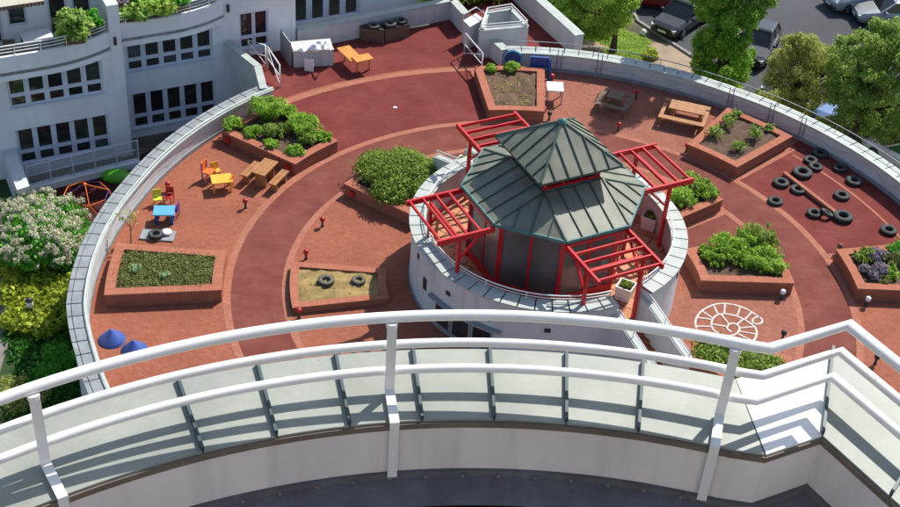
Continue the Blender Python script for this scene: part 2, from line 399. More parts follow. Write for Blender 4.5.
def tree(name, label, base, blobs, trunk, limbs, mat, n, size, rt=.18, group=None):
    t = thing(name, label, 'tree', base, 0, group)
    b = np.array(base)
    s = MB(); s.tube([np.array(p) - b for p in trunk], rt, 10, rs=[rt * (1.25 if i == 0 else 1 - .6 * i / (len(trunk) - 1)) for i in range(len(trunk))])
    for L_ in limbs:
        L2 = [np.array(p) - b for p in L_]; s.tube(L2, rt * .4, 6, rs=[rt * .45 * (1 - .8 * i / (len(L2) - 1)) for i in range(len(L2))])
    part('trunk', s, MT['bark'], t, smooth=True, local=True)
    q = leaves([(*(np.array(k[:3]) - b), *k[3:]) for k in blobs], n, size)
    link('crown', leaf_mesh('crown', q), mat, t)
    return t

# ================================================================== SETTING
struct('ground', MB().sheet([(-400, -300), (400, -300), (400, 500), (-400, 500)], GZ), MT['ground'])
# garden lawn, path, court at street level
LA = [D(*p, GZ)[:2] for p in ((-60, 180), (70, 180), (150, 240), (140, 420), (60, 520), (-60, 560))]
struct('lawn', MB().sheet(LA, GZ + .004), MT['lawn'])
struct('garden_path', MB().prism([D(*p, GZ)[:2] for p in ((-60, 200), (-2, 235), (2, 275), (6, 300), (8, 345), (0, 372), (-14, 420), (-80, 470))], GZ - .1, GZ + .012), MT['path_grey'])
struct('lower_court', MB().sheet([D(*p, GZ)[:2] for p in ((20, 205), (33, 186), (140, 155), (215, 120), (215, 260), (105, 300), (98, 222), (60, 216))], GZ + .010), MT['rubber_shaded'])
# parking street (upper right)
ASP = [D(*p, GZ)[:2] for p in ((612, -28), (638, 22), (700, 62), (742, 92), (800, 118), (850, 128), (1010, 128), (1100, -120), (700, -120))]
struct('street', MB().sheet(ASP, GZ + .006), MT['asphalt'])
struct('pavement', MB().sheet([D(*p, GZ)[:2] for p in ((560, 40), (600, 70), (700, 110), (900, 230), (1050, 300), (1050, 126), (850, 126), (800, 117), (742, 91), (700, 61), (668, 43))], GZ + .003), MT['gravel'])
k = MB(); kp = [D(*p, GZ) for p in ((612, -28), (638, 22), (700, 62), (742, 92), (800, 118), (850, 128))]
for a, b in zip(kp, kp[1:]): k.bar(a + [0, 0, .03], b + [0, 0, .03], .16, .16)
struct('kerb', k, MT['kerb'])

RH = .80
def RW(a):                                     # the deck edge is not a perfect circle
    return float(np.interp(a, [-150, -113, -104, -94, -78, -66, -50, -5, 8, 20, 31, 40, 50, 60, 75, 112], [.3, .35, .5, .42, .25, .3, .36, .35, .5, .5, .48, .58, .66, .74, .76, .7]))
# ---- raised round deck
struct('deck', MB().prism([PO(15.75 + RW(a if a < 180 else a - 360), a)[:2] for a in range(0, 360, 2)], GZ - .2, 0), MT['paver'])
nB = np.array([.475, -.88]); nB /= np.linalg.norm(nB); dB = np.array([.88, .475]); dB /= np.linalg.norm(dB)
OFFA, OFFB = -50.10, -51.35
def F(u, off, z=0.0): q = nB * off + dB * u; return np.array([q[0], q[1], z])   # point on the facade lines
EXT = [PO(15.2, -46.8)[:2], PO(16.0, -46.9)[:2], F(16.28, OFFB + 2.55)[:2], F(15.78, OFFB)[:2], F(25.6, OFFB)[:2], (1.0, 63.2), (2.6, 60.3), (5.3, 55.2), PO(15.2, 14)[:2]]
struct('deck_extension', MB().prism(EXT, GZ - .2, -.008), MT['white_wall'])
struct('rubber_court', MB().sheet(EXT, -.004), MT['rubber_far'])
def sh(name, m, z, *secs):
    mb = MB()
    for s_ in secs: mb.arcsheet(*s_, z)
    return struct(name, mb, m)
sh('rubber_path', MT['rubber'], .004, (9.35, 11.13, -180, 180))
sh('rubber_court', MT['rubber_far'], .004, (11.38, 15.68, -46.9, -10), (11.38, 16.25, 44.2, 75.5))
sh('rubber_apron', MT['rubber'], .004, (4.6, 9.10, -58, -8), (4.6, 9.10, 50.5, 67.2))
sh('brick_apron', MT['paver_red'], .004, (11.38, 15.96, -10, 33), (4.6, 9.10, 85.5, 112))
sh('stripe_outer', MT['stripe'], .008, (11.13, 11.40, -180, 180))
sh('stripe_inner', MT['stripe'], .008, (9.10, 9.35, -180, 180))
sh('stripe_court', MT['stripe'], .012, (15.62, 15.95, -47, -9))
mb = MB()
for az, r0, r1 in ((44.9, 11.3, 15.3), (73.4, 11.3, 15.3), (51.9, 5.6, 9.2), (66.3, 5.6, 9.2), (-11.0, 11.3, 15.6)):
    mb.arcsheet(r0, r1, az - .13 * 57.3 / ((r0 + r1) / 2), az + .13 * 57.3 / ((r0 + r1) / 2), .0125)
struct('stripe_radial', mb, MT['stripe'])
mb = MB().arcsheet(14.75, 14.87, 46, 73, .014)
struct('court_line', mb, MT['stripe'])

# ================================================================== PARAPET OF THE DECK
def parapet(name, label, a0, a1, rail_mat, copmat, plate=.62, posts=6):
    t = thing(name, label, 'wall', PO(15.6, (a0 + a1) / 2))
    part('wall', MB().arcwall(15.45, 15.95, a0, a1, GZ - .2, RH, rf=RW), MT['white_wall'], t)
    part('joint_bed', MB().arcwall(15.42, 15.98, a0, a1, RH + .002, RH + .03, rf=RW), MT['joint'], t)
    n = int(abs(rad(a1 - a0)) * 15.7 / plate); g = .022 / 15.7 * 57.3
    for i in range(n):
        b0, b1 = a0 + (a1 - a0) * i / n + g, a0 + (a1 - a0) * (i + 1) / n - g; dz = random.uniform(-.004, .004)
        part('coping_slab', MB().arcwall(15.56, 15.88, b0, b1, RH + .03, RH + .075 + dz, step=2.2, rf=RW), copmat, t); part('coping_slab', MB().arcwall(15.905, 16.05, b0, b1, RH + .03, RH + .072 + dz, step=2.2, rf=RW), copmat, t)
    part('base_strip', MB().arcwall(15.38, 15.449, a0, a1, .004, .16, rf=RW), MT['cope_grey'], t)
    part('coping_lip', MB().arcwall(15.37, 15.54, a0, a1, RH + .02, RH + .085, rf=RW), MT['cope_pale'], t)
    if not posts:                             # thin dark rail along the outer edge
        part('outer_rail', MB().tube([PO(16.0 + RW(a0 + (a1 - a0) * i / 60), a0 + (a1 - a0) * i / 60, RH + .36) for i in range(61)], .02, 6), MT['grey_metal'], t, smooth=True)
        for i in range(12):
            a = a0 + (a1 - a0) * (i + .5) / 12; part('stanchion', MB().tube([PO(16.0 + RW(a), a, RH + .07), PO(16.0 + RW(a), a, RH + .36)], .016, 6), MT['grey_metal'], t)
        return t
    h = MB().tube([PO(15.46 + RW(a0 + (a1 - a0) * i / 60), a0 + (a1 - a0) * i / 60, RH + .17) for i in range(61)], .022, 6)
    part('handrail', h, rail_mat, t, smooth=True)
    for i in range(posts):
        a = a0 + (a1 - a0) * (i + .5) / posts
        part('stanchion', MB().tube([PO(15.46 + RW(a), a, RH + .08), PO(15.46 + RW(a), a, RH + .17)], .016, 6), rail_mat, t)
    return t
MT['rail_pale'] = plain('pale_rail', (.62, .68, .62), .4, .06, 3)
pw = parapet('parapet_wall', 'white curved parapet with grey slab coping beside the garden, round the left of the deck', -150, -46.2, MT['rail_pale'], MT['cope_grey'], posts=14)
pr = parapet('parapet_wall', 'white curved parapet along the tree side of the deck, behind the scattered tyres', -5.6, 112, MT['rail_pale'], MT['cope_pale'], posts=0)
# faded drawn line wandering along the inner faces
MT['pink_line'] = plain('faded_red_line', (.50, .42, .415), .9, .15, 5)
MT['blue_line'] = plain('faded_blue_line', (.44, .46, .50), .9, .15, 5)
def drawn(parent, a0, a1, zc, amp, mat, seed):
    mb = MB(); n = 160; rn = random.Random(seed); ph = [rn.random() * 6 for _ in range(3)]
    pt = lambda a: zc + amp * (math.sin(a * .23 + ph[0]) * .5 + math.sin(a * .61 + ph[1]) * .35 + math.sin(a * 1.33 + ph[2]) * .25)
    for i in range(n):
        b, c = a0 + (a1 - a0) * i / n, a0 + (a1 - a0) * (i + 1) / n
        mb.add([PO(15.446 + RW(b), b, pt(b) - .022), PO(15.446 + RW(c), c, pt(c) - .022), PO(15.446 + RW(c), c, pt(c) + .022), PO(15.446 + RW(b), b, pt(b) + .022)], [(0, 1, 2, 3)])
    part('drawn_line', mb, mat, parent)
drawn(pw, -96, -48, .48, .20, MT['pink_line'], 3)
drawn(pr, -2, 40, .52, .16, MT['blue_line'], 5); drawn(pr, 6, 80, .45, .2, MT['pink_line'], 8)
# hoop ladders / double rods on the tree-side wall
for az in (31.5, 38.5, 44.0, 3.0, 9.5):
    m_ = MB()
    for dz in (-.35, .35): m_.tube([PO(15.40 + RW(az), az + dz, .0), PO(15.40 + RW(az), az + dz, RH + .36)], .022, 6)
    solo('wall_rod', m_, MT['grey_metal'], {31.5: 'pair of thin grey rods on the parapet behind the soil planter', 38.5: 'pair of thin grey rods on the parapet right of the soil planter centre', 44.0: 'pair of grey rods at the right corner of the soil planter', 3.0: 'pair of grey rods beside the blue frame', 9.5: 'pair of grey rods behind the brown picnic table'}[az], 'rods', PO(15.40, az), world_pts=True)

# ================================================================== PLANTERS (annular sectors of brick)
def planter(label, r0, r1, a0, a1, h=.55, soil='soil', w=.30, soil_z=None):
    t = thing('brick_planter', label, 'planter', PO((r0 + r1) / 2, (a0 + a1) / 2), 0, 'brick planters on the deck')
    def g(r): return w / r * 57.3
    ht = h - .065
    part('wall', MB().arcwall(r0, r0 + w, a0, a1, 0, ht), MT['brick'], t)
    part('wall', MB().arcwall(r1 - w, r1, a0, a1, 0, ht), MT['brick'], t)
    for A0, A1 in ((a0, None), (a1, None)):
        mb = MB(); s_ = 1 if A0 == a0 else -1
        rr = np.linspace(r0 + w, r1 - w, 5)
        for ra, rb in zip(rr, rr[1:]):
            p = [PO(ra, A0), PO(rb, A0), PO(rb, A0 + s_ * g(rb)), PO(ra, A0 + s_ * g(ra))]
            vs = [(q[0], q[1], z) for z in (0, ht) for q in p]
            fs = [(0, 1, 5, 4), (2, 3, 7, 6), (4, 5, 6, 7)]; uv = [[(ra, 0), (rb, 0), (rb, ht), (ra, ht)], [(rb, 0), (ra, 0), (ra, ht), (rb, ht)], [(ra, 0), (rb, 0), (rb, w), (ra, w)]]
            if s_ < 0: fs = [f[::-1] for f in fs]; uv = [u[::-1] for u in uv]
            mb.add(vs, fs, uv)
        part('wall', mb, MT['brick'], t)
    e = .025
    c = MB().arcwall(r0 - e, r0 + w + e, a0 - g(r0) * .08, a1 + g(r0) * .08, ht + .002, h)
    c.arcwall(r1 - w - e, r1 + e, a0 - g(r1) * .08, a1 + g(r1) * .08, ht + .002, h)
    rr = np.linspace(r0 + w + e, r1 - w - e, 6)
    for A0, s_ in ((a0, 1), (a1, -1)):
        for ra, rb in zip(rr, rr[1:]):
            p = [PO(ra, A0 - s_ * e / ra * 57.3), PO(rb, A0 - s_ * e / rb * 57.3), PO(rb, A0 + s_ * (g(rb) + e / rb * 57.3)), PO(ra, A0 + s_ * (g(ra) + e / ra * 57.3))]
            vs = [(q[0], q[1], z) for z in (ht + .002, h) for q in p]
            fs = [(0, 1, 5, 4), (2, 3, 7, 6), (4, 5, 6, 7)]; uv = [[(ra, 0), (rb, 0), (rb, .06), (ra, .06)], [(rb, 0), (ra, 0), (ra, .06), (rb, .06)], [(ra, 0), (rb, 0), (rb, w), (ra, w)]]
            if s_ < 0: fs = [f[::-1] for f in fs]; uv = [u[::-1] for u in uv]
            c.add(vs, fs, uv)
    part('coping', c, MT['copebrick'], t)
    # uneven soil bed
    mb = MB(); nr, na = 14, 14; sz = soil_z if soil_z is not None else h - .12
    R_ = np.linspace(r0 + w * .8, r1 - w * .8, nr + 1)
    vs = []
    for i in range(nr + 1):
        for j in range(na + 1):
            a = (a0 + g(R_[i]) * .8) + (a1 - a0 - 1.6 * g(R_[i])) * j / na
            edge = i in (0, nr) or j in (0, na)
            vs.append(PO(R_[i], a, sz + (0 if edge else random.uniform(-.03, .07))))
    mb.add(vs, [(i * (na + 1) + j, i * (na + 1) + j + 1, (i + 1) * (na + 1) + j + 1, (i + 1) * (na + 1) + j)[::-1] for i in range(nr) for j in range(na)])
    part('soil', mb, MT[soil], t, smooth=True)
    return t
planter('brick planter full of green shrubs beside the picnic benches', 11.43, 15.25, -58.8, -46.8)
planter('brick planter filled by one big rounded bush next to the round wall', 5.7, 9.1, -58, -44)
planter('brick planter with low ground cover and two pale plants by the left parapet', 11.43, 15.35, -101.0, -90.1, soil='soil')
planter('low brick sandbox with yellowish sand and two tyres', 5.7, 9.05, -106.2, -89.8, h=.28, soil='sand', soil_z=.2, w=.24)
planter('brick planter of dry bare soil beside the white table', 11.38, 15.1, -11.4, .5, soil='dry_soil')
planter('brick planter of dark soil with small sparse shrubs by the parapet', 11.38, 15.2, 32.3, 44.2)
planter('small brick planter with leafy shrubs behind the right pergola', 5.9, 9.1, 38.5, 51.0)
planter('brick planter crowded with green shrubs above the snail drawing', 5.7, 9.1, 66.9, 85.6)
planter('brick planter of mixed lilac and grey plants at the right edge', 11.43, 15.5, 75.0, 86.6)
planter('low brick bed of dense green cover behind the balcony rail', 5.7, 9.0, 110, 126, h=.25)

def in_planter(px, py, z=.45): return D(px, py, z)
G1 = 'shrubs in the planter by the picnic benches'
for i, (x, y, r, h, m, lb) in enumerate([(232, 128, .55, .6, 'shrub', 'leafy shrub at the left end of the planter beside the parapet'), (268, 120, 1.05, 1.25, 'shrub', 'tallest bright shrub at the back of the picnic bench planter'),
        (252, 136, .42, .5, 'shrub', 'small round shrub near the front wall of the picnic bench planter'), (276, 135, .62, .75, 'bush', 'yellowish middle shrub in the picnic bench planter'),
        (303, 132, .85, 1.0, 'shrub', 'large shrub toward the right end of the picnic bench planter'), (308, 142, .5, .55, 'bush', 'olive shrub in front of the large right shrub of the picnic bench planter'),
        (324, 140, .45, .45, 'shrub', 'small shrub at the right corner of the picnic bench planter'), (271, 147, .42, .4, 'shrub', 'low shrub behind the front wall of the picnic bench planter'),
        (295, 153.5, .5, .42, 'shrub', 'small round shrub at the front corner of the picnic bench planter'), (291, 117, .5, .6, 'shrub', 'shrub at the back right of the picnic bench planter')]):
    shrub('shrub', lb, in_planter(x, y), r * .8, h * .74, LM[m], group=G1)
# the one big bush
t = thing('round_bush', 'big dense rounded bush filling its brick planter by the round wall', 'bush', in_planter(396, 190))
b0 = np.array(t.location)
bl = []
for _ in range(80):
    px, py = random.uniform(362, 428), random.uniform(160, 200)
    q = in_planter(px, py) - b0
    e = ((px - 395) / 38) ** 2 + ((py - 179) / 22) ** 2
    if e > 1: continue
    bl.append((q[0], q[1],   .12 + .50 * (1 - e), .48, .48, .34))
qv = leaves(bl, 30000, .06); qv[:, 2] = np.maximum(qv[:, 2], .0)
link('foliage', leaf_mesh('foliage', qv), LM['bush'], t)
s = MB()
for _ in range(5):
    a = random.random() * 6.28; s.tube([(0, 0, -.02), (math.cos(a) * .5, math.sin(a) * .5, .5), (math.cos(a) * .9, math.sin(a) * .9, .9)], .03, 5)
part('stem', s, MT['bark'], t, local=True)
# low ground cover beds (uncountable)
def cover(name, label, r0, r1, a0, a1, z, n, size, mat, hgt=.14):
    q = []
    for _ in range(max(30, n // 60)):
        r = random.uniform(r0, r1); a = random.uniform(a0, a1); p = PO(r, a, z)
        s_ = random.uniform(.18, .38); q.append((*p, s_, s_, hgt * random.uniform(.6, 1.6)))
    qv = leaves(q, n, size); qv[:, 2] = np.maximum(qv[:, 2], z - .02)
    o = link(name, leaf_mesh(name, qv), mat); return tag(o, label, 'plants', kind='stuff')
cover('ground_cover', 'low olive ground cover in the left planter', 11.85, 14.95, -99.2, -91.8, .45, 34000, .036, LM['cover'])
cover('ground_cover', 'dense green cover in the bed behind the balcony rail', 6.0, 8.7, 112, 124, .2, 14000, .06, LM['bush'], .25)
cover('ground_cover', 'sparse dry grass in the sandbox corners', 6.0, 8.8, -105, -91, .2, 120, .05, LM['cover'], .05)
cover('ground_cover', 'dry weeds in the bare planter', 11.8, 14.8, -10, -1, .43, 420, .06, LM['olive'], .08)
for x, y, lb in ((134, 271, 'pale green rosette plant at the left of the ground cover'), (165, 277, 'pale green rosette plant in the middle of the ground cover')):
    shrub('rosette_plant', lb, in_planter(x, y, .47), .24, .25, LM['pale'], n=160, cat='plant', stem=False)
shrub('shrub', 'small yellow-green plant at the back of the dry soil planter', in_planter(511, 71), .38, .38, LM['shrub'], group='plants in the dry planter')
shrub('shrub', 'small green plant at the back left corner of the dry soil planter', in_planter(491, 71), .28, .25, LM['shrub'], group='plants in the dry planter')
G6 = 'small shrubs in the dark soil planter'
for x, y, r, h, lb in ((714, 136, .42, .5, 'yellowish small shrub at the left of the dark soil planter'), (729, 126, .4, .6, 'upright shrub at the back left of the dark soil planter'), (755, 139, .42, .6, 'tall thin shrub in the middle of the dark soil planter'),
        (738, 150, .36, .5, 'small shrub near the front corner of the dark soil planter'), (736, 116, .25, .3, 'tiny plant at the far corner of the dark soil planter'), (769, 130, .22, .25, 'tiny plant at the right of the dark soil planter')):
    shrub('shrub', lb, in_planter(x, y), r, h, LM['limetip'], size=.055, group=G6, n=420)
G7 = 'shrubs in the planter behind the right pergola'
for x, y, r, h, m, lb in ((680, 203, .7, .8, 'shrub', 'bushy shrub at the left of the planter behind the right pergola'), (697, 192, .62, .7, 'bush', 'darker shrub at the back of the planter behind the right pergola'), (708, 197, .6, .6, 'shrub', 'shrub at the right corner of the planter behind the right pergola'), (690, 184, .5, .6, 'shrub', 'shrub under the beam of the right pergola')):
    shrub('shrub', lb, in_planter(x, y), r * .85, h * .8, LM[m], group=G7)
G8 = 'shrubs in the planter above the snail drawing'
for x, y, r, h, m, lb in ((713, 262, .52, .6, 'shrub', 'shrub at the left front of the planter above the snail'), (706, 254, .35, .4, 'shrub', 'small shrub at the left rim of the planter above the snail'), (727, 253, .8, .85, 'shrub', 'wide bright shrub left of centre above the snail'),
        (745, 246, .7, .8, 'shrub', 'shrub at the back of the planter above the snail'), (760, 243, .85, .8, 'bush', 'dark shrub at the back right of the planter above the snail'), (745, 263, .7, .65, 'shrub', 'shrub at the front centre of the planter above the snail'),
        (766, 258, .7, .6, 'shrub', 'shrub right of centre in the planter above the snail'), (776, 270, .55, .6, 'lime', 'yellow-green shrub at the right front of the planter above the snail'), (762, 270, .45, .45, 'shrub', 'low shrub at the front rim of the planter above the snail')):
    shrub('shrub', lb, in_planter(x, y), r * .82, h * .78, LM[m], group=G8)
G9 = 'mixed plants in the right edge planter'
for x, y, r, h, m, lb in ((862, 259, .5, .45, 'bush', 'dark green cushion in the right edge planter'), (876, 258, .55, .4, 'lilac', 'grey lilac cushion at the back of the right edge planter'), (872, 274, .65, .4, 'lilac', 'lilac cushion at the front of the right edge planter'),
        (888, 276, .4, .4, 'shrub', 'small green cushion in front of the right edge planter'), (893, 265, .5, .5, 'cover', 'greyish cushion in the right edge planter'), (896, 255, .6, .75, 'bright', 'tall bright green shrub at the right edge of the photo'), (884, 283, .3, .25, 'cover', 'low tuft on the front rim of the right edge planter')):
    shrub('cushion_plant', lb, in_planter(x, y), r * .85, h * .8, LM[m], group=G9, cat='plant')
# ================================================================== ROUND WALL AND PAVILION
PC = (3.38, 38.20); RZ = 2.42; TZ = 1.25
RC = (3.38, 38.46)             # centre of the round wall
def PP(r, az, z): return PO(r, az, z, PC)
def PR(r, az, z): return PO(r, az, z, RC)
OPEN1 = (136.0, 152.0)          # gap for the front stair
OPEN2 = (-38.0, -24.0)          # gap for the rear stair
MT['terr_floor'] = paver_mat('terrace_paver', (.50, .23, .13), (.56, .28, .17), (.18, .05, .04), bw=.6, bh=.6, rot=.5, mort=.03)
struct('terrace', MB().prism([PR(4.45, a, 0)[:2] for a in range(0, 360, 3)], 0.02, TZ), MT['terr_floor'])
rw = thing('round_wall', 'white round parapet wall with pale slab coping encircling the pavilion', 'wall', PR(0, 0, 0))
for a0, a1 in ((OPEN1[1], 360 + OPEN2[0]), (OPEN2[1], OPEN1[0])):
    part('wall', MB().arcwall(4.42, 4.80, a0, a1, 0, RZ, c=RC), MT['white_wall'], rw)
    part('joint_bed', MB().arcwall(4.36, 4.86, a0, a1, RZ + .002, RZ + .03, c=RC), MT['joint'], rw)
    n = int(rad(a1 - a0) * 4.65 / .55); g = .025 / 4.65 * 57.3
    for i in range(n):
        b0_, b1_ = a0 + (a1 - a0) * i / n + g, a0 + (a1 - a0) * (i + 1) / n - g
        part('coping_slab', MB().arcwall(4.32, 4.92, b0_, b1_, RZ + .03, RZ + .085 + random.uniform(-.004, .004), c=RC, step=5), MT['cope_pale'], rw)
    for z, r_ in ((RZ + .32, .024), (RZ + .2, .016)):
        part('handrail', MB().tube([PR(4.38, a0 + 1 + (a1 - a0 - 2) * i / 70, z) for i in range(71)], r_, 6), MT['white_paint'], rw, smooth=True)
    m_ = int((a1 - a0) / 18)
    for i in range(m_ + 1):
        a = a0 + 1 + (a1 - a0 - 2) * i / m_
        part('stanchion', MB().tube([PR(4.38, a, RZ + .05), PR(4.38, a, RZ + .34)], .018, 6), MT['white_paint'], rw)
part('base_band', MB().arcwall(4.80, 4.84, 152, 322, 0.01, .12, c=RC), MT['cope_grey'], rw)
# recesses, vents and ground windows on the outside
for az, z, w_, h_ in ((248, 1.95, .16, .2), (240, 1.25, .22, .5), (224, 1.75, .2, .16), (204, 1.55, .2, .16), (110, 1.9, .2, .22), (96, 1.9, .2, .22), (180, 1.6, .2, .16)):
    o = PR(4.812, az, z); part('vent', MB().box(o, (w_, .03, h_), -rad(az)), MT['black'], rw)
for az in (206, 216, 226):
    o = PR(4.80, az, .55)
    f_ = part('window', MB().box(PR(4.815, az, .62), (.78, .06, .95), -rad(az)), MT['cope_grey'], rw)
    part('pane', MB().box(PR(4.84, az, .62), (.66, .03, .8), -rad(az)), MT['glass'], f_)
part('window_canopy', MB().arcwall(4.81, 5.0, 198, 234, 1.18, 1.25, c=RC), MT['cope_grey'], rw)

# stairs ---------------------------------------------------------------
def stair(label, az, n, z_top, half, run=.30, r0=4.4, wall_h=.95):
    st = thing('stair', label, 'stair', PR(r0, az, 0))
    a = rad(az); d = np.array([math.sin(a), math.cos(a), 0]); sdv = np.array([d[1], -d[0], 0]); o = PR(r0, az, 0)
    for i in range(n):
        z1 = z_top * (1 - (i + 1) / (n + 1)); c = o + d * (run * (i + .5))
        part('step', MB().box((c[0], c[1], z1 / 2 + .003), (run * 1.02, 2 * half, z1), math.atan2(d[1], d[0])), MT['paver'], st)
    L_ = run * n + .5
    for s_ in (-1, 1):
        p0, p1 = o + sdv * s_ * (half + .14) - d * .05, o + sdv * s_ * (half + .14) + d * L_
        mb = MB(); w = sdv * .13; zt0, zt1 = z_top + wall_h, wall_h + .25
        vs = [p0 - w, p0 + w, p1 + w, p1 - w]
        V8 = [(*q[:2], 0.004) for q in vs] + [(*vs[0][:2], zt0), (*vs[1][:2], zt0), (*vs[2][:2], zt1), (*vs[3][:2], zt1)]
        mb.add(V8, [(0, 1, 2, 3), (7, 6, 5, 4), (0, 4, 5, 1), (1, 5, 6, 2), (2, 6, 7, 3), (3, 7, 4, 0)])
        part('cheek_wall', mb, MT['white_wall'], st)
        e0, e1 = np.array([*p0[:2], zt0 + .03]), np.array([*p1[:2], zt1 + .03])
        part('coping', MB().bar(e0, e1, .32, .05), MT['cope_pale'], st)
        off = np.array([0, 0, .28])
        tb = MB().tube([e0 + [0, 0, .02], e0 + off, e1 + off, e1 + [0, 0, .02]], .022, 6); mid_ = (e0 + e1) / 2
        tb.tube([mid_, mid_ + off], .016, 6); tb.tube([e0 + off * .5, e1 + off * .5], .016, 6)
        part('handrail', tb, MT['white_paint'], st, smooth=True)
    return st
stair('white-walled stair running down from the pavilion terrace toward the balcony rail', 144, 7, TZ, .55)
stair('short rear stair with white side walls and rails by the far pergola', -31, 7, TZ, .55)

# pavilion -------------------------------------------------------------
AX = -119.0                                       # pergola axis, repeated every 90 degrees
pav = thing('pavilion', 'octagonal pavilion with two-tier grey green seamed roof and red frame', 'pavilion', PP(0, 0, TZ))
EZ, ER = 4.24, 3.14; SR, SZ = 1.62, 4.96           # eave ring, top square of the lower roof
UR, UZ, AZ_ = 2.2, 5.70, 6.84                    # upper roof corner radius, eave, apex
def clip(poly, u, keep_ge):
    out = []; n = len(poly)
    for i in range(n):
        a, b = poly[i], poly[(i + 1) % n]; ia = (a[0] >= u) == keep_ge or abs(a[0] - u) < 1e-9; ib = (b[0] >= u) == keep_ge or abs(b[0] - u) < 1e-9
        if ia: out.append(a)
        if ia != ib:
            t_ = (u - a[0]) / (b[0] - a[0]); out.append((u, a[1] + t_ * (b[1] - a[1])))
    return out
def facet(parent, pts, spacing, thick=.03):
    """planar roof facet; pts[0]-pts[1] is the eave. Panels between standing seams."""
    P = [Vector(p) for p in pts]; x = (P[1] - P[0]).normalized(); n_ = (P[1] - P[0]).cross(P[2] - P[0]).normalized()
    if n_.z < 0: n_ = -n_
    y = n_.cross(x); O = (P[0] + P[1]) / 2
    poly = [((p - O).dot(x), (p - O).dot(y)) for p in P]
    u0, u1 = min(p[0] for p in poly), max(p[0] for p in poly); m_ = max(1, round((u1 - u0) / spacing)); us = [u0 + (u1 - u0) * i / m_ for i in range(m_ + 1)]
    W = lambda q, h: O + x * q[0] + y * q[1] + n_ * h
    sm = MB()
    for i in range(m_):
        c = clip(clip(poly, us[i] + .012, True), us[i + 1] - .012, False)
        if len(c) < 3: continue
        k_ = len(c); vs = [W(q, 0) for q in c] + [W(q, thick + .004 * (i % 2)) for q in c]
        fs = [tuple(range(k_, 2 * k_)), tuple(range(k_ - 1, -1, -1))] + [(j, (j + 1) % k_, k_ + (j + 1) % k_, k_ + j) for j in range(k_)]
        part('roof_panel', MB().add(vs, fs), MT['roof'], parent)
    for u in us[1:-1]:
        vv = []
        for i in range(len(poly)):
            a, b = poly[i], poly[(i + 1) % len(poly)]
            if (a[0] - u) * (b[0] - u) < 0: vv.append(a[1] + (u - a[0]) / (b[0] - a[0]) * (b[1] - a[1]))
        if len(vv) >= 2 and max(vv) - min(vv) > .1: sm.bar(W((u, min(vv)), thick + .02), W((u, max(vv)), thick + .02), .026, .06, n_)
    part('seam', sm, MT['roof_green'], parent)
lr = part('lower_roof', MB().add([PP(ER - .12, AX + 22.5 + 45 * i, EZ - .05) for i in range(8)], [tuple(range(8))]), MT['red'], pav)
for k in range(4):
    a = AX + 90 * k; E0, E1 = PP(ER, a - 22.5, EZ), PP(ER, a + 22.5, EZ); E2 = PP(ER, a + 67.5, EZ)
    Sa, Sb = PP(SR, a - 45, SZ), PP(SR, a + 45, SZ)
    facet(lr, [E0, E1, Sb, Sa], .60); facet(lr, [E1, E2, Sb], .60)
    for p, q in ((E0, Sa), (E1, Sb)): part('hip', MB().bar(np.array(p) + [0, 0, .05], np.array(q) + [0, 0, .05], .06, .05), MT['roof_green'], lr)
gt = MB()
for i in range(8):
    a = AX + 22.5 + 45 * i; gt.bar(PP(ER + .03, a, EZ - .03), PP(ER + .03, a + 45, EZ - .03), .09, .12)
part('gutter', gt, MT['gutter'], pav)
urf = part('upper_roof', MB().add([PP(UR - .15, AX + 45 + 90 * i, UZ - .03) for i in range(4)], [(0, 1, 2, 3)]), MT['red'], pav)
AP = PP(0, 0, AZ_)
for k in range(4):
    a = AX + 90 * k; facet(urf, [PP(UR, a - 45, UZ), PP(UR, a + 45, UZ), AP], .52)
    part('hip', MB().bar(PP(UR, a + 45, UZ + .05), AP + [0, 0, .05], .06, .05), MT['roof_green'], urf)
    part('eave_edge', MB().bar(PP(UR + .02, a - 45, UZ - .02), PP(UR + .02, a + 45, UZ - .02), .05, .09), MT['roof_green'], urf)
part('cap', MB().lathe([(.16, -.04), (.15, .05), (.04, .13), (.0, .14)], 12, tuple(AP)), MT['gutter'], urf, smooth=True)
# lantern between the roofs
ln = part('lantern', MB().add([PP(1.54, AX + 45 + 90 * i, 4.80) for i in range(4)] + [PP(1.54, AX + 45 + 90 * i, 5.02) for i in range(4)], [(0, 1, 5, 4), (1, 2, 6, 5), (2, 3, 7, 6), (3, 0, 4, 7)]), MT['gutter'], pav)
for k in range(4):
    a = AX + 45 + 90 * k
    part('post', MB().bar(PP(1.45, a, 4.85), PP(1.45, a, UZ), .12, .12, (1, 0, 0)), MT['red'], ln)
    A_, B_ = PP(1.45, a, 0), PP(1.45, a + 90, 0)
    for f_ in (.33, .66):
        q = A_ * (1 - f_) + B_ * f_; part('mullion', MB().bar((q[0], q[1], 4.9), (q[0], q[1], UZ), .06, .06, (1, 0, 0)), MT['red'], ln)
    for z in (5.05, UZ - .08): part('rail', MB().bar((A_[0], A_[1], z), (B_[0], B_[1], z), .07, .08), MT['red'], ln)
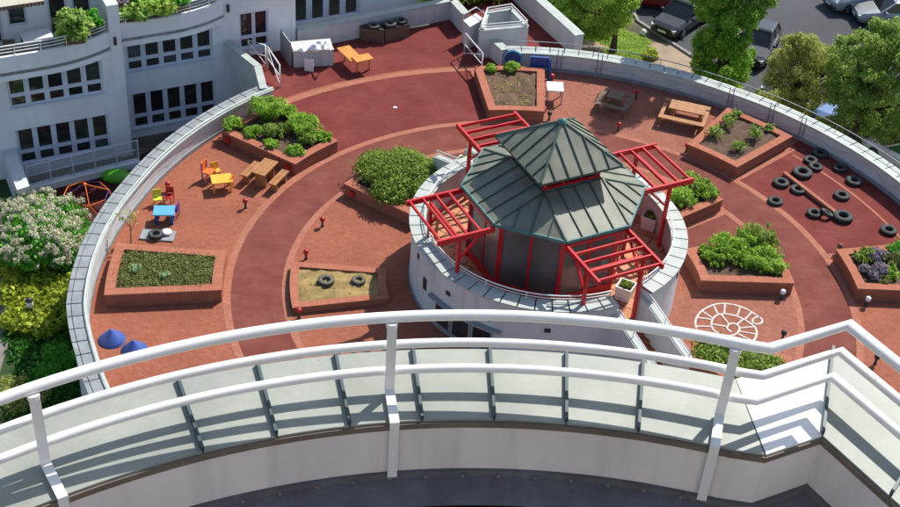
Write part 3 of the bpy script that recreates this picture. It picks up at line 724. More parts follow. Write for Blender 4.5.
# octagonal glazed walls
WR = 2.78
for i in range(8):
    a = AX - 22.5 + 45 * i; A_, B_ = PP(WR, a, 0), PP(WR, a + 45, 0)
    L3 = lambda f_, z: np.array([A_[0] * (1 - f_) + B_[0] * f_, A_[1] * (1 - f_) + B_[1] * f_, z])
    part('corner_post', MB().bar(L3(0, TZ), L3(0, EZ - .05), .16, .16, (1, 0, 0)), MT['red'], pav)
    gw = part('wall_frame', MB().bar(L3(.03, TZ + .3), L3(.97, TZ + .3), .10, .14), MT['red'], pav)
    part('sill_panel', MB().bar(L3(.03, TZ + .12), L3(.97, TZ + .12), .06, .22), MT['red'], gw)
    part('head', MB().bar(L3(.03, EZ - .16), L3(.97, EZ - .16), .10, .2), MT['red'], gw)
    part('mullion', MB().bar(L3(.5, TZ + .37), L3(.5, EZ - .26), .08, .09, (A_[0] - B_[0], A_[1] - B_[1], 0)), MT['red'], gw)
    for f0, f1 in ((.04, .485), (.515, .96)):
        mb = MB(); zc, hh = (TZ + .37 + EZ - .26) / 2, (EZ - .26 - TZ - .37)
        mb.bar(L3(f0, zc), L3(f1, zc), .02, hh); part('pane', mb, MT['glass_brown'], gw)
# pergolas
def pergola(k, label):
    a = AX + 90 * k; PZ = 4.02; A = rad(a); d = np.array([math.sin(A), math.cos(A), 0]); s_ = np.array([d[1], -d[0], 0])
    t = thing('pergola', label, 'pergola', PP(4.0, a, TZ), 0, 'red pergolas around the pavilion')
    C0 = PP(0, 0, 0); w = 1.20; r0, r1 = 2.92, 4.90
    Q = lambda r, x, z: C0 + d * r + s_ * x + np.array([0, 0, z])
    for x in (-w, w): part('side_beam', MB().bar(Q(r0, x, PZ), Q(r1 + .12, x, PZ), .085, .20), MT['red'], t)
    for j in range(5):
        r = r0 + .02 + (r1 - r0 - .02) * j / 4
        part('rafter', MB().bar(Q(r, -w + .045, PZ + .03), Q(r, w - .045, PZ + .03), .06, .11), MT['red'], t)
    for x in (-w + .12, w - .12):
        part('post', MB().bar(Q(r1 - .75, x, TZ), Q(r1 - .75, x, PZ - .1), .11, .11, tuple(d)), MT['red'], t)
        part('brace', MB().bar(Q(r1 - .80, x, PZ - .95), Q(r0 + .35, x, PZ - .12), .07, .08), MT['red'], t)
    part('cross_beam', MB().bar(Q(r1 - .75, -w + .18, PZ - .16), Q(r1 - .75, w - .18, PZ - .16), .07, .12), MT['red'], t)
    return t
for k, lb in enumerate(('red slatted pergola on the left side of the pavilion', 'red slatted pergola at the far side, nearest the dry soil planter', 'red slatted pergola on the far right side above the leafy planter', 'red slatted pergola at the front right, above a white square pot')): pergola(k, lb)
# white square pots on the terrace
def pot(label, px, py, m='lime'):
    b = D(px, py, TZ); t = thing('square_pot', label, 'pot', b, rad(-25), 'white square pots on the terrace')
    mb = MB(); o, i_, h = .29, .25, .55; bt = .25
    r8 = lambda w, z: [(-w, -w, z), (w, -w, z), (w, w, z), (-w, w, z)]
    mb.add(r8(bt, 0) + r8(o, h) + r8(i_, h) + r8(i_ - .02, h - .12), [(0, 3, 2, 1)] + [(j, (j + 1) % 4, 4 + (j + 1) % 4, 4 + j) for j in range(4)] + [(4 + j, 4 + (j + 1) % 4, 8 + (j + 1) % 4, 8 + j) for j in range(4)] + [(8 + j, 8 + (j + 1) % 4, 12 + (j + 1) % 4, 12 + j) for j in range(4)])
    part('pot_body', mb, MT['white_paint'], t, local=True)
    part('soil', MB().sheet([(-i_, -i_), (i_, -i_), (i_, i_), (-i_, i_)], h - .1), MT['soil'], t, local=True)
    q = leaves([(0, 0, h, .2, .2, .12)], 140, .09); link('plant', leaf_mesh('plant', q), LM['bush'], t)
pot('white square pot with small plants under the front right pergola', 624, 297)
pot('white square pot at the right of the pavilion beside a red post', 649, 227)
pot('white square pot near the rear stair', 463, 172)

# ================================================================== APARTMENT BUILDING (upper left)
ab = thing('apartment_building', 'pale white apartment block with banded windows and curved planted balconies', 'building', F(8, OFFA - 3, GZ))
def grid_wall(parent, name, off, u0, u1, z0, z1, holes, mat, depth=.22):
    us = sorted({u0, u1} | {h[0] for h in holes} | {h[1] for h in holes}); zs = sorted({z0, z1} | {h[2] for h in holes} | {h[3] for h in holes})
    mb = MB()
    for a, b in zip(us, us[1:]):
        for c, d in zip(zs, zs[1:]):
            if any(h[0] <= a + 1e-6 and b <= h[1] + 1e-6 and h[2] <= c + 1e-6 and d <= h[3] + 1e-6 for h in holes): continue
            mb.add([F(a, off, c), F(b, off, c), F(b, off, d), F(a, off, d)], [(0, 1, 2, 3)])
    for a, b, c, d in holes:
        f0 = [F(a, off, c), F(b, off, c), F(b, off, d), F(a, off, d)]; f1 = [F(a, off - depth, c), F(b, off - depth, c), F(b, off - depth, d), F(a, off - depth, d)]
        mb.add(f0 + f1, [(j, 4 + j, 4 + (j + 1) % 4, (j + 1) % 4) for j in range(4)])
    return part(name, mb, mat, parent)
def fbox(parent, name, u0, u1, o0, o1, z0, z1, mat):
    return part(name, MB().prism([F(u0, o0)[:2], F(u1, o0)[:2], F(u1, o1)[:2], F(u0, o1)[:2]], z0, z1), mat, parent)
def window(parent, off, u0, u1, z0, z1, cols, split, frame=.07, bar=.22, sill=True):
    d0 = off - .10; mb = MB(); W_ = (u1 - u0)
    def seg(a, b, c, d, o=d0): mb.prism([F(a, o - .05)[:2], F(b, o - .05)[:2], F(b, o)[:2], F(a, o)[:2]], c, d)
    pw_ = W_ / cols; zc = z0 + (z1 - z0) * split
    seg(u0, u1, z0, z0 + frame); seg(u0, u1, z1 - frame, z1)
    if split > 0: seg(u0, u1, zc - .09, zc + .09, d0 + .01)
    for i in range(cols + 1):
        c = u0 + pw_ * i; h = bar / 2; seg(max(u0, c - h), min(u1, c + h), z0 + frame, z1 - frame, d0 + .02)
    w = part('window', mb, MT['frame_grey'], parent)
    for i in range(cols):
        a, b = u0 + pw_ * i + bar / 2, u0 + pw_ * (i + 1) - bar / 2
        for c, d in (((z0 + frame, zc - .09), (zc + .09, z1 - frame)) if split > 0 else ((z0 + frame, z1 - frame),)):
            part('pane', MB().prism([F(a, d0 - .045)[:2], F(b, d0 - .045)[:2], F(b, d0 - .02)[:2], F(a, d0 - .02)[:2]], c, d), MT['glass'], w)
    if sill: part('sill', MB().prism([F(u0 - .05, off - .1)[:2], F(u1 + .05, off - .1)[:2], F(u1 + .05, off + .06)[:2], F(u0 - .05, off + .06)[:2]], z0 - .07, z0 - .003), MT['frame_grey'], w)
    return w
ZT = 7.5
WA = [(5.98, 9.88, -2.65, -.95), (5.92, 9.84, .15, 1.75)]; WB = [(11.2, 15.05, -2.72, -.95), (11.15, 15.02, .2, 1.75)]
grid_wall(ab, 'wall', OFFA, 4.9, 10.27, GZ - .2, 2.2, WA, MT['facade'])
for q in WA: window(ab, OFFA, *q, 5, .33)
grid_wall(ab, 'wall', OFFB, 10.75, 15.6, GZ - .2, 2.2, WB, MT['facade'])
for q in WB: window(ab, OFFB, *q, 5, .33)
WCn = [(16.28, 17.62, .38, 2.12)]
grid_wall(ab, 'wall', OFFB, 15.6, 18.7, GZ - .2, ZT, WCn, MT['facade']); window(ab, OFFB, *WCn[0], 2, .30, bar=.16)
fbox(ab, 'pilaster', 10.27, 10.75, OFFB - 2.5, OFFA + .05, GZ - .2, 4.15, MT['facade'])
fbox(ab, 'wall_fitting', 10.42, 10.52, OFFA + .05, OFFA + .15, 2.35, 2.7, MT['black'])
fbox(ab, 'wall_fitting', 15.72, 15.82, OFFB, OFFB + .1, 2.35, 2.7, MT['black'])
fbox(ab, 'side_wall', 4.6, 4.9, OFFA - 6, OFFA - .01, GZ - .2, ZT, MT['facade'])
# set-back wing D behind the low wall
OD = OFFB - 2.0
WDn = [(19.5, 22.9, .1, 2.3)]
grid_wall(ab, 'wall', OD, 18.5, 30, -.1, ZT, WDn, MT['facade']); window(ab, OD, *WDn[0], 4, 0, bar=.3, sill=False)
fbox(ab, 'side_wall', 18.7, 18.9, OD, OFFB + .02, -.1, ZT, MT['facade'])
fbox(ab, 'roof_slab', 4.6, 30, OFFB - 9, OD - .3, ZT, ZT + .3, MT['facade'])
# balconies: curved fascia, floor, rails and recessed wall
def balcony(u0, u1, off, proj, back, holes, lbl):
    pts = []
    n = 26
    for i in range(n + 1):
        u = u0 + (u1 - u0) * i / n; t_ = max(0, (u - (u0 + (u1 - u0) * .42)) / ((u1 - u0) * .58)); pts.append(F(u, off + proj * (1 - t_ ** 2.2)))
    mb = MB(); vs = []
    for p in pts:
        q = p - np.array([nB[0], nB[1], 0]) * .16
        vs += [(p[0], p[1], 1.85), (p[0], p[1], 2.93), (q[0], q[1], 2.93), (q[0], q[1], 1.85)]
    fs = []
    for i in range(n):
        o = i * 4; fs += [(o, o + 4, o + 5, o + 1), (o + 1, o + 5, o + 6, o + 2), (o + 2, o + 6, o + 7, o + 3), (o + 3, o + 7, o + 4, o)]
    mb.add(vs, fs); b = part('balcony', mb, MT['facade'], ab)
    A0, A1 = F(u0, off - back), F(u1, off - back)
    part('balcony_floor', MB().prism([q[:2] for q in pts] + [A1[:2], A0[:2]], 2.1, 2.25), MT['cope_grey'], b)
    inn = [p - np.array([nB[0], nB[1], 0]) * .08 for p in pts]
    for z, r_ in ((3.38, .035), (3.24, .022), (3.10, .022)):
        part('rail', MB().tube([(q[0], q[1], z) for q in inn], r_, 6), MT['white_paint'], b, smooth=True)
    for i in range(2, n, 5): part('baluster', MB().tube([(inn[i][0], inn[i][1], 2.9), (inn[i][0], inn[i][1], 3.38)], .025, 6), MT['white_paint'], b)
    grid_wall(ab, 'wall', off - back, u0, u1, 2.2, ZT, holes, MT['facade'])
    for h in holes: window(ab, off - back, *h, 2 if h[1] - h[0] > 1.2 else 1, 0, bar=.18, sill=False)
balcony(4.9, 10.27, OFFA, .75, 1.6, [(5.2, 6.3, 2.3, 4.6), (6.55, 7.35, 3.0, 4.6), (8.2, 9.0, 2.3, 4.6), (9.2, 10.0, 2.3, 4.6)], 'a')
balcony(10.75, 15.6, OFFB, .75, 1.6, [(11.2, 12.8, 2.3, 4.6), (13.4, 14.6, 2.3, 4.6)], 'b')
aw = thing('awning', 'beige awning over the left balcony at the top edge', 'awning', F(6.4, OFFA - .8, 4.6))
v0 = [F(4.9, OFFA - 1.55, 5.4), F(7.9, OFFA - 1.55, 5.4), F(7.9, OFFA - .25, 4.62), F(4.9, OFFA - .25, 4.62)]
part('canvas', MB().add(v0 + [np.array(q) - [0, 0, .03] for q in v0], [(0, 1, 2, 3), (7, 6, 5, 4), (0, 4, 5, 1), (1, 5, 6, 2), (2, 6, 7, 3), (3, 7, 4, 0)]), MT['canvas'], aw)
mb = MB()
for i in range(20):
    u = 4.9 + i * .15; a, b = F(u, OFFA - .25, 4.62), F(u + .14, OFFA - .25, 4.62); mb.add([a, b, b - [0, 0, .14], (a + b) / 2 - [0, 0, .19], a - [0, 0, .14]], [(0, 1, 2, 3, 4)])
part('valance', mb, MT['wood_dark'], aw)
# balcony furniture and plants
def stool_chair(name, label, loc, rz, mats, sc=1.0, group=None, cat='chair'):
    t = thing(name, label, cat, loc, rz, group); seat, leg = mats
    part('seat', MB().box((0, 0, .42 * sc), (.42 * sc, .42 * sc, .05 * sc)), seat, t, local=True)
    part('backrest', MB().box((0, .2 * sc, .66 * sc), (.40 * sc, .04 * sc, .34 * sc)), seat, t, local=True)
    for x in (-.18, .18):
        for y in (-.18, .18):
            top = .82 if y > 0 else .40
            part('leg', MB().bar((x * sc, y * sc, 0), (x * sc * .95, y * sc * 1.05, top * sc), .04 * sc, .04 * sc, (0, 1, 0)), leg, t, local=True)
    return t
stool_chair('balcony_chair', 'dark chair behind the rails of the left balcony', F(6.3, OFFA - .25, 2.25), rad(200), (MT['black'], MT['black']), 1.25)
def table(name, label, loc, rz, L_, W_, H_, top, leg, group=None, lw=.05, cat='table'):
    t = thing(name, label, cat, loc, rz, group)
    part('table_top', MB().box((0, 0, H_ - .025), (L_, W_, .05)), top, t, local=True)
    for x in (-1, 1):
        for y in (-1, 1): part('leg', MB().box((x * (L_ / 2 - lw), y * (W_ / 2 - lw), (H_ - .05) / 2), (lw, lw, H_ - .05)), leg, t, local=True)
    return t
table('balcony_table', 'table with a white cloth on the left balcony', F(7.45, OFFA - .55, 2.25), .5, 1.2, .8, .78, MT['cloth'], MT['black'])
def hanging_plant(label, u, off, z, r, h, mat, n, size=.13):
    t = thing('balcony_plant', label, 'plant', F(u, off, z), 0, 'plants on the balconies')
    bl = clumps((0, 0, h * .3), (r, r * .6, h * .5), 12, r * .45)
    link('foliage', leaf_mesh('foliage', leaves(bl, n, size)), mat, t)
    part('trough', MB().box((0, 0, -.32), (r * 1.2, .25, .24), math.atan2(dB[1], dB[0])), MT['wood_dark'], t, local=True)
hanging_plant('large variegated shrub spilling over the left balcony rail', 8.75, OFFA + .45, 3.35, .72, 1.1, LM['variegated'], 1500, .15)
hanging_plant('dark green plant in the right corner of the left balcony', 9.6, OFFA - .1, 3.3, .5, .8, LM['bright'], 800)
hanging_plant('green plant trailing along the rail of the right balcony, left end', 11.6, OFFB + .55, 3.2, .65, .55, LM['variegated'], 800)
hanging_plant('bushy green plant in the middle of the right balcony', 12.4, OFFB + .4, 3.3, .7, .7, LM['lime'], 900)
hanging_plant('leafy plant at the right of the right balcony', 13.6, OFFB + .1, 3.25, .65, .55, LM['bright'], 800)
hanging_plant('dark leafy plant at the back of the right balcony', 11.8, OFFB - .3, 3.5, .6, .8, LM['bright'], 700)
hanging_plant('lilac flowering plant beside the white pilaster on the right balcony', 11.15, OFFB + .2, 3.45, .3, .45, LM['lilac'], 260, .1)

# ---- fence and kerb in front of the lower windows
fz = GZ; fa, fb_ = D(29, 186, fz + .35), D(139, 159, fz + .35)
t = thing('mesh_fence', 'pale grey metal mesh fence before the ground floor windows', 'fence', (fa + fb_) / 2 * [1, 1, 0] + [0, 0, fz])
part('plinth', MB().bar([fa[0], fa[1], fz + .15], [fb_[0], fb_[1], fz + .15], .3, .32), MT['facade'], t)
fd = fb_ - fa; L_ = np.linalg.norm(fd)
for i in range(6):
    p = fa + fd * i / 5; part('post', MB().bar((p[0], p[1], fz + .3), (p[0], p[1], fz + 1.35), .05, .05, (1, 0, 0)), MT['frame_grey'], t)
mb = MB()
for i in range(1, 60):
    p = fa + fd * i / 60; mb.bar((p[0], p[1], fz + .42), (p[0], p[1], fz + 1.3), .014, .014, (1, 0, 0))
tag(part('wire_bars', mb, MT['frame_grey'], t), kind='stuff')
for z in (.42, .85, 1.32): part('rail', MB().bar((fa[0], fa[1], fz + z), (fb_[0], fb_[1], fz + z), .04, .04), MT['frame_grey'], t)
# wall fin running out from the building on the far left
tz = -1.75
q = [D(-12, 118, tz), D(6, 122, tz), D(29.5, 186, tz), D(17, 190, tz)]
solo('garden_wall', MB().prism([p[:2] - q[2][:2] for p in q], 0, tz - GZ), MT['white_wall'], 'white free-standing wall at the left edge behind the blossoming shrub', 'wall', (q[2][0], q[2][1], GZ))

# ================================================================== FAR CORNER: low walls, stair house, far terrace wall
def line_wall(name, label, pts, h, w=.3, cop=True, base=0.0):
    c = np.mean([p[:2] for p in pts], axis=0); t = thing(name, label, 'wall', (c[0], c[1], base))
    for a, b in zip(pts, pts[1:]):
        a, b = np.array([*a[:2], base + h / 2]), np.array([*b[:2], base + h / 2])
        part('wall', MB().bar(a, b, w, h), MT['white_wall'], t)
        if cop: part('coping', MB().bar(a + [0, 0, h / 2 + .03], b + [0, 0, h / 2 + .03], w + .1, .055), MT['cope_pale'], t)
    return t
c1 = PO(20.75, -12.0)
line_wall('low_wall', 'low white wall with pale coping behind the tyre planter boxes', [F(18.95, OFFB + .02), F(20.6, OFFB + .05), c1], .95)
line_wall('low_wall', 'short white wall turning toward the stair house', [c1 + [.1, -.05, 0], PO(19.3, -10.7)], .95)
line_wall('low_wall', 'white wall joining the curved parapet beside the blue drum', [PO(18.3, -9.3), PO(16.0, -5.9)], .85)
line_wall('terrace_wall', 'long straight white wall bordering the far terrace before the trees', [D(505, -12), D(523, 6), D(571, 50), D(577, 56)], 1.05, .4)
# stair house
sh_pts = [D(488, 43), D(487, 28), D(507, 20), D(527, 44)]
t = thing('stair_house', 'small white walled stair head with pipe rails beyond the parapet', 'stair', D(507, 40))
zt_ = 1.35; P4 = [D(x, y, zt_) for x, y in ((487, 14), (511, 10), (527, 27), (481, 31))]
for a, b in zip(P4, P4[1:] + P4[:1]):
    lo = np.array([0, 0, -zt_ / 2]); part('wall', MB().bar(a + lo, b + lo, .16, zt_), MT['white_wall'], t)
    part('coping', MB().bar(a + [0, 0, .03], b + [0, 0, .03], .22, .05), MT['cope_pale'], t)
    for z in (.18, .32): part('rail', MB().tube([a + [0, 0, z], b + [0, 0, z]], .025, 6), MT['white_paint'], t)
    part('rail_post', MB().tube([a, a + [0, 0, .34]], .022, 6), MT['white_paint'], t)
part('floor', MB().sheet([p[:2] for p in P4], .3), MT['cope_pale'], t)
t = thing('wall_stub', 'small white wall block with a pipe rail left of the stair head', 'wall', D(474, 30))
P4 = [D(x, y, 1.15) for x, y in ((463, 20), (476, 13), (484, 19), (470, 27))]
part('wall', MB().prism([p[:2] for p in P4], 0, 1.15), MT['white_wall'], t)
part('rail', MB().tube([P4[0] + [0, 0, .02], P4[0] + [0, 0, .3], P4[1] + [0, 0, .3], P4[2] + [0, 0, .3], P4[2] + [0, 0, .02]], .025, 6), MT['white_paint'], t)
# white tube gates
def gate(label, a, b, h=1.1):
    a, b = np.array(a), np.array(b); t = thing('tube_gate', label, 'gate', a, 0, 'white tubular gates')
    z = np.array([0, 0, 1.0])
    part('frame', MB().tube([a, a + z * h, b + z * h, b], .035, 8), MT['white_paint'], t, smooth=True)
    part('mid_rail', MB().tube([a + z * h * .5, b + z * h * .5], .025, 6), MT['white_paint'], t)
    part('brace', MB().tube([a + z * .1, b + z * h * .95], .02, 6), MT['white_paint'], t)
gate('white tubular gate at the end of the left parapet', D(280, 87), D(268, 69))
gate('white tubular gate left of the dry soil planter', D(464, 55), D(481, 75))
gate('white tubular railing across the entrance by the apartment block', D(266, 67), D(249, 62))
# white block with clutter
t = thing('service_block', 'white walled block with clutter on top near the building', 'block', D(313, 62))
Q4 = [D(294, 67.5), D(333.5, 65.5), D(330, 54), D(290, 57.5)]
part('wall', MB().prism([p[:2] for p in Q4], 0, .80), MT['white_wall'], t)
part('edge', MB().prism([D(x, y, 0)[:2] for x, y in ((293.5, 68), (334, 66), (333.5, 64), (293.5, 66))], .802, .84), MT['cope_pale'], t)
part('screen', MB().bar(D(294, 67) + [-.14, 0, .6], D(284, 53) + [-.14, 0, .6], .06, 1.2), MT['grey_metal'], t)
part('rail', MB().tube([D(331, 50, .8), D(331, 50, 1.1), D(326, 41, 1.1), D(326, 41, .8)], .035, 6), MT['white_paint'], t)
solo('white_board', MB().bar((0, 0, .28), (0, .18, .28), .40, .02).box((0, 0, .3), (.42, .03, .6)), MT['white_paint'], 'white board leaning on the service block', 'board', D(309, 71), rad(-8))
def bag(label, px, py, z, s_):
    mb = MB(); mb.lathe([(0, 0), (.5 * s_, .05 * s_), (.62 * s_, .25 * s_), (.45 * s_, .5 * s_), (.12 * s_, .62 * s_), (.18 * s_, .7 * s_), (0, .7 * s_)], 10)
    mb.v = [(x * (1 + .25 * math.sin(z_ * 9 + y * 7)), y * (1 + .2 * math.cos(x * 8)), z_) for x, y, z_ in mb.v]
    solo('white_bag', mb, MT['cloth'], label, 'bag', D(px, py, z), random.random() * 3, 'bags on the service block', True)
bag('white bag nearest the front edge of the service block', 315, 50.5, .8, .42); bag('small white bag at the left of the service block', 302, 52, .8, .26); bag('white bag standing highest on the service block', 320, 46, .8, .34)
line_wall('low_wall', 'low white wall beside the tall window left of the tube gate', [F(15.65, OFFB + .1), F(16.2, OFFB + 2.6), PO(16.0, -47.5)], .9, .22)

# ================================================================== PLAYGROUND THINGS
def tyre_mesh():
    pr = []
    for i in range(16):
        a = 2 * math.pi * i / 16; pr.append((.275 + .125 * math.cos(a) * (1.0 if math.cos(a) > 0 else .75), .105 + .105 * (abs(math.sin(a)) ** .7) * (1 if math.sin(a) > 0 else -1)))
    return MB().lathe(pr, 28, close=True)
TY = tyre_mesh().mesh('tyre', True); TY.materials.append(MT['tyre'])
TRD = MB()
for i in range(36):
    a = 2 * math.pi * i / 36; TRD.box((math.cos(a) * .398, math.sin(a) * .398, .105), (.02, .035, .15), a)
TRM = TRD.mesh('tread'); TRM.materials.append(MT['tyre'])
def tyre(label, loc, s=1.0, tilt=(0, 0), group='old tyres on the red court', m=None):
    s = s * .85
    o = thing('tyre', label, 'tyre', loc, random.random() * 6, group); o.scale = (s, s, s * random.uniform(.9, 1.1)); o.rotation_euler[0] = tilt[0]; o.rotation_euler[1] = tilt[1]
    c = bpy.data.objects.new('carcass', TY); COL.objects.link(c); c.parent = o
    m = m or MT['tyre_grey']
    if m: c.material_slots[0].link = 'OBJECT'; c.material_slots[0].material = m
    e = bpy.data.objects.new('tread', TRM); COL.objects.link(e); e.parent = o
CR = lambda X, Y: (740 + X / 5.625, 130 + Y / 5.625)
TL = [((395, 178), .85, 'tyre half in shade near the top corner of the red court'), ((450, 140), 1.0, 'shaded tyre against the parapet at the top of the court'), ((423, 216), .85, 'small tyre just below the shade edge, beside the big tyre'), ((348, 250), 1.2, 'big tyre at the upper end of the brown beam'),
      ((228, 307), .95, 'tyre left of the beam, second from the stripe'), ((325, 343), .92, 'tyre just left of the middle of the beam'), ((197, 408), .9, 'tyre lying on the pale stripe'), ((560, 222), .9, 'shaded tyre by the parapet, second from the top'), ((640, 296), 1.0, 'tyre in the parapet shade right of the beam'),
      ((570, 377), .95, 'tyre right of the beam in the sun'), ((415, 478), .88, 'tyre at the lower left of the trio below the beam'), ((575, 500), 1.15, 'large tyre at the right of the trio below the beam')]
for (X, Y), s_, lb in TL: tyre(lb, D(*CR(X, Y)), s_, m=MT['tyre_grey'] if s_ > 1.1 else None)
tyre('tyre leaning between its neighbours in the trio below the beam', D(*CR(480, 486)) + [0, 0, .07], .85, (rad(24), rad(14)), m=MT['tyre_grey'])
tyre('lone tyre near the right edge planter', D(888, 232), .95)
tyre('left tyre in the sandbox', D(326, 282, .22), .85, group='tyres in the sandbox', m=MT['tyre_dusty']); tyre('right tyre in the sandbox', D(358.5, 282, .22), .72, group='tyres in the sandbox', m=MT['tyre_dusty'])
beam_a, beam_b = D(784, 173, .12), D(835.5, 213, .12)
bo = thing('balance_beam', 'long brown wooden balance beam lying among the tyres', 'beam', (beam_a + beam_b) / 2 * [1, 1, 0])
part('beam', MB().bar(beam_a, beam_b, .16, .14), MT['stripe'], bo)
for f_ in (.08, .5, .92):
    p = beam_a * (1 - f_) + beam_b * f_; part('foot', MB().box((p[0], p[1], .035), (.22, .22, .05), .6), MT['wood_dark'], bo)
# planter boxes with tyres on the low wall
for i, ((ax, ay), (bx, by), lb) in enumerate((((361, 40), (384, 43), 'left dark planter box holding one tyre'), ((385, 42), (409, 37), 'right dark planter box holding two tyres'))):
    a, b = D(ax, ay), D(bx, by); t = thing('planter_box', lb, 'planter', (a + b) / 2, 0, 'dark planter boxes by the low wall')
    bk = np.array([-.28, .62, 0]); c_ = [a, b, b + bk, a + bk]
    part('box', MB().prism([p[:2] for p in c_], 0, .62), MT['wood_dark'], t); part('rim', MB().prism([p[:2] * 1.0 for p in c_], .622, .66), MT['black'], t)
for lb, px, py, s_ in (('tyre on the left planter box', 373.5, 27.5, .85), ('tyre in the middle of the planter boxes', 390, 25.5, .9), ('tyre at the right end of the planter boxes', 401, 22, .85)):
    tyre(lb, D(px, py, .662), s_, group='tyres on the planter boxes')
# bollard lamps
def bollard(label, px, py, head, group):
    t = thing('bollard_lamp', label, 'lamp', D(px, py), 0, group); t.scale = (.78, .78, .95)
    part('post', MB().lathe([(.0, 0), (.09, 0), (.07, .03), (.055, .05), (.055, .26), (.0, .26)], 12), MT['black'], t, smooth=True, local=True)
    part('head', MB().lathe([(.055, .25), (.115, .28), (.135, .34), (.12, .41), (.07, .45), (0, .46)], 14), head, t, smooth=True, local=True)
GR = 'red headed bollard lamps on the deck'
for px, py, lb in ((245.5, 208, 'red bollard lamp between the yellow table and the path'), (322.4, 226.5, 'red bollard lamp in front of the big bush planter'), (306, 259, 'red bollard lamp behind the sandbox'), (168, 191, 'red bollard lamp near the left parapet by the blue table'), (299, 318, 'red bollard lamp at the front corner of the sandbox')):
    bollard(lb, px, py, MT['redlamp'], GR)
GD = 'dark bollard lamps on the right of the deck'
for px, py, m_, lb in ((781, 299, 'white_paint', 'white topped bollard lamp at the corner of the planter above the snail'), (866, 306, 'white_paint', 'white topped bollard lamp under the right edge planter'), (782, 340, 'black', 'black bollard lamp right of the snail drawing'), (875, 364, 'black', 'black bollard lamp behind the balcony rail at the right'),
        (618, 131, 'red', 'small bollard lamp at the edge of the tree shadow'), (636, 98, 'red', 'bollard lamp right of the brown picnic table'), (549, 120, 'black', 'bollard lamp below the white table'), (838, 253, 'wood_dark', 'bollard lamp beside the right edge planter corner'), (686, 152, 'red', 'bollard lamp at the corner of the dark soil planter')):
    bollard(lb, px, py, MT[m_], GD)
for (r, az, lb) in ((11.43, 0, ''),): pass
def wall_lamp(label, r, az, face):
    p = PO(r, az, .28); t = thing('wall_lamp', label, 'lamp', p, -rad(az), 'red lamps on planter walls')
    part('housing', MB().box((0, face * .05, 0), (.22, .1, .22)), MT['redlamp'], t, local=True); part('cover', MB().box((0, face * .11, 0), (.15, .03, .15)), MT['red'], t, local=True)
def side_lamp(label, px, py):
    p = D(px, py, .3); t = thing('wall_lamp', label, 'lamp', p, rad(30), 'red lamps on planter walls')
    part('housing', MB().lathe([(0, -.07), (.13, -.07), (.13, .03), (.09, .07), (0, .08)], 8), MT['redlamp'], t, local=True)
    part('cover', MB().box((0, -.11, 0), (.12, .05, .12)), MT['red'], t, local=True)
def radial_lamp(label, az, r, sgn):
    p = PO(r, az, .27); a = rad(az); n_ = np.array([math.cos(a), -math.sin(a), 0]) * sgn
    t = thing('wall_lamp', label, 'lamp', p + n_ * .0, 0, 'red lamps on planter walls')
    part('housing', MB().bar(p, p + n_ * .08, .24, .24), MT['redlamp'], t); part('cover', MB().bar(p + n_ * .082, p + n_ * .115, .15, .15), MT['red'], t)
radial_lamp('red wall lamp at the left end of the picnic bench planter', -58.8, 14.9, -1); radial_lamp('red wall lamp by the front corner of the picnic bench planter', -58.8, 11.8, -1)
radial_lamp('red wall lamp on the front of the big bush planter', -58.0, 8.7, -1); radial_lamp('dark red wall lamp on the white table side of the dry planter', .5, 12.0, 1)

# small children's furniture
K = 'coloured children chairs'
tb = D(165, 221); table('children_table', 'sky blue children table near the left parapet', tb, rad(8), .78, .62, .5, MT['skyblue'], MT['blue'], lw=.12)
stool_chair('children_chair', 'yellow children chair behind the blue table', D(158, 205), rad(20), (MT['lime'], MT['lime']), .75, K)
stool_chair('children_chair', 'red children chair at the far side of the blue table', D(169, 203), rad(-10), (MT['redplastic'], MT['redplastic']), .8, K)
stool_chair('children_chair', 'purple children chair at the right of the blue table', D(175, 216), rad(-95), (MT['purple'], MT['purple']), .75, K)
table('children_table', 'bright yellow children table', D(222, 189), rad(18), .80, .62, .5, MT['yellow'], MT['yellow'], lw=.07)
stool_chair('children_chair', 'orange chair with purple legs left of the yellow table', D(209, 180), rad(70), (MT['orange'], MT['purple']), 1.0, K)
stool_chair('children_chair', 'small pale yellow chair behind the yellow table', D(216, 177), rad(30), (MT['yellow'], MT['orange']), .75, K)
stool_chair('children_chair', 'orange children chair at the right of the yellow table', D(229, 188), rad(-100), (MT['orange'], MT['orange']), .7, K)
# tyre and mat near the left planter
solo('grey_mat', MB().box((0, 0, .03), (1.25, .62, .06)).box((.2, .1, .08), (.5, .3, .04)), MT['grey_metal'], 'grey board with a tyre and a white bowl in front of the left planter', 'board', D(158, 236), rad(0))
tyre('tyre lying on the grey board by the left planter', D(156, 236, .065), .8, group='tyre by the left planter'); solo('white_bowl', MB().lathe([(0, .0), (.2, 0), (.2, .05), (.12, .08), (0, .085)], 16), MT['white_paint'], 'round white bowl on the end of the grey board', 'bowl', D(166.5, 232.5, .10), smooth=True)
# dead sapling at the corner of the left planter
t = thing('sapling', 'thin sapling with few yellowish leaves beside the left planter', 'sapling', D(131, 243))
part('stem', MB().tube([(0, 0, 0), (.03, .02, .6), (0, .1, 1.2)], .02, 5, rs=[.025, .018, .008]).tube([(.02, .02, .5), (.25, .1, 1.0)], .012, 5).tube([(.02, .02, .7), (-.25, .05, 1.15)], .012, 5), MT['bark'], t, local=True)
link('foliage', leaf_mesh('foliage', leaves([(0, .1, 1.1, .45, .3, .3)], 60, .08)), LM['olive'], t)
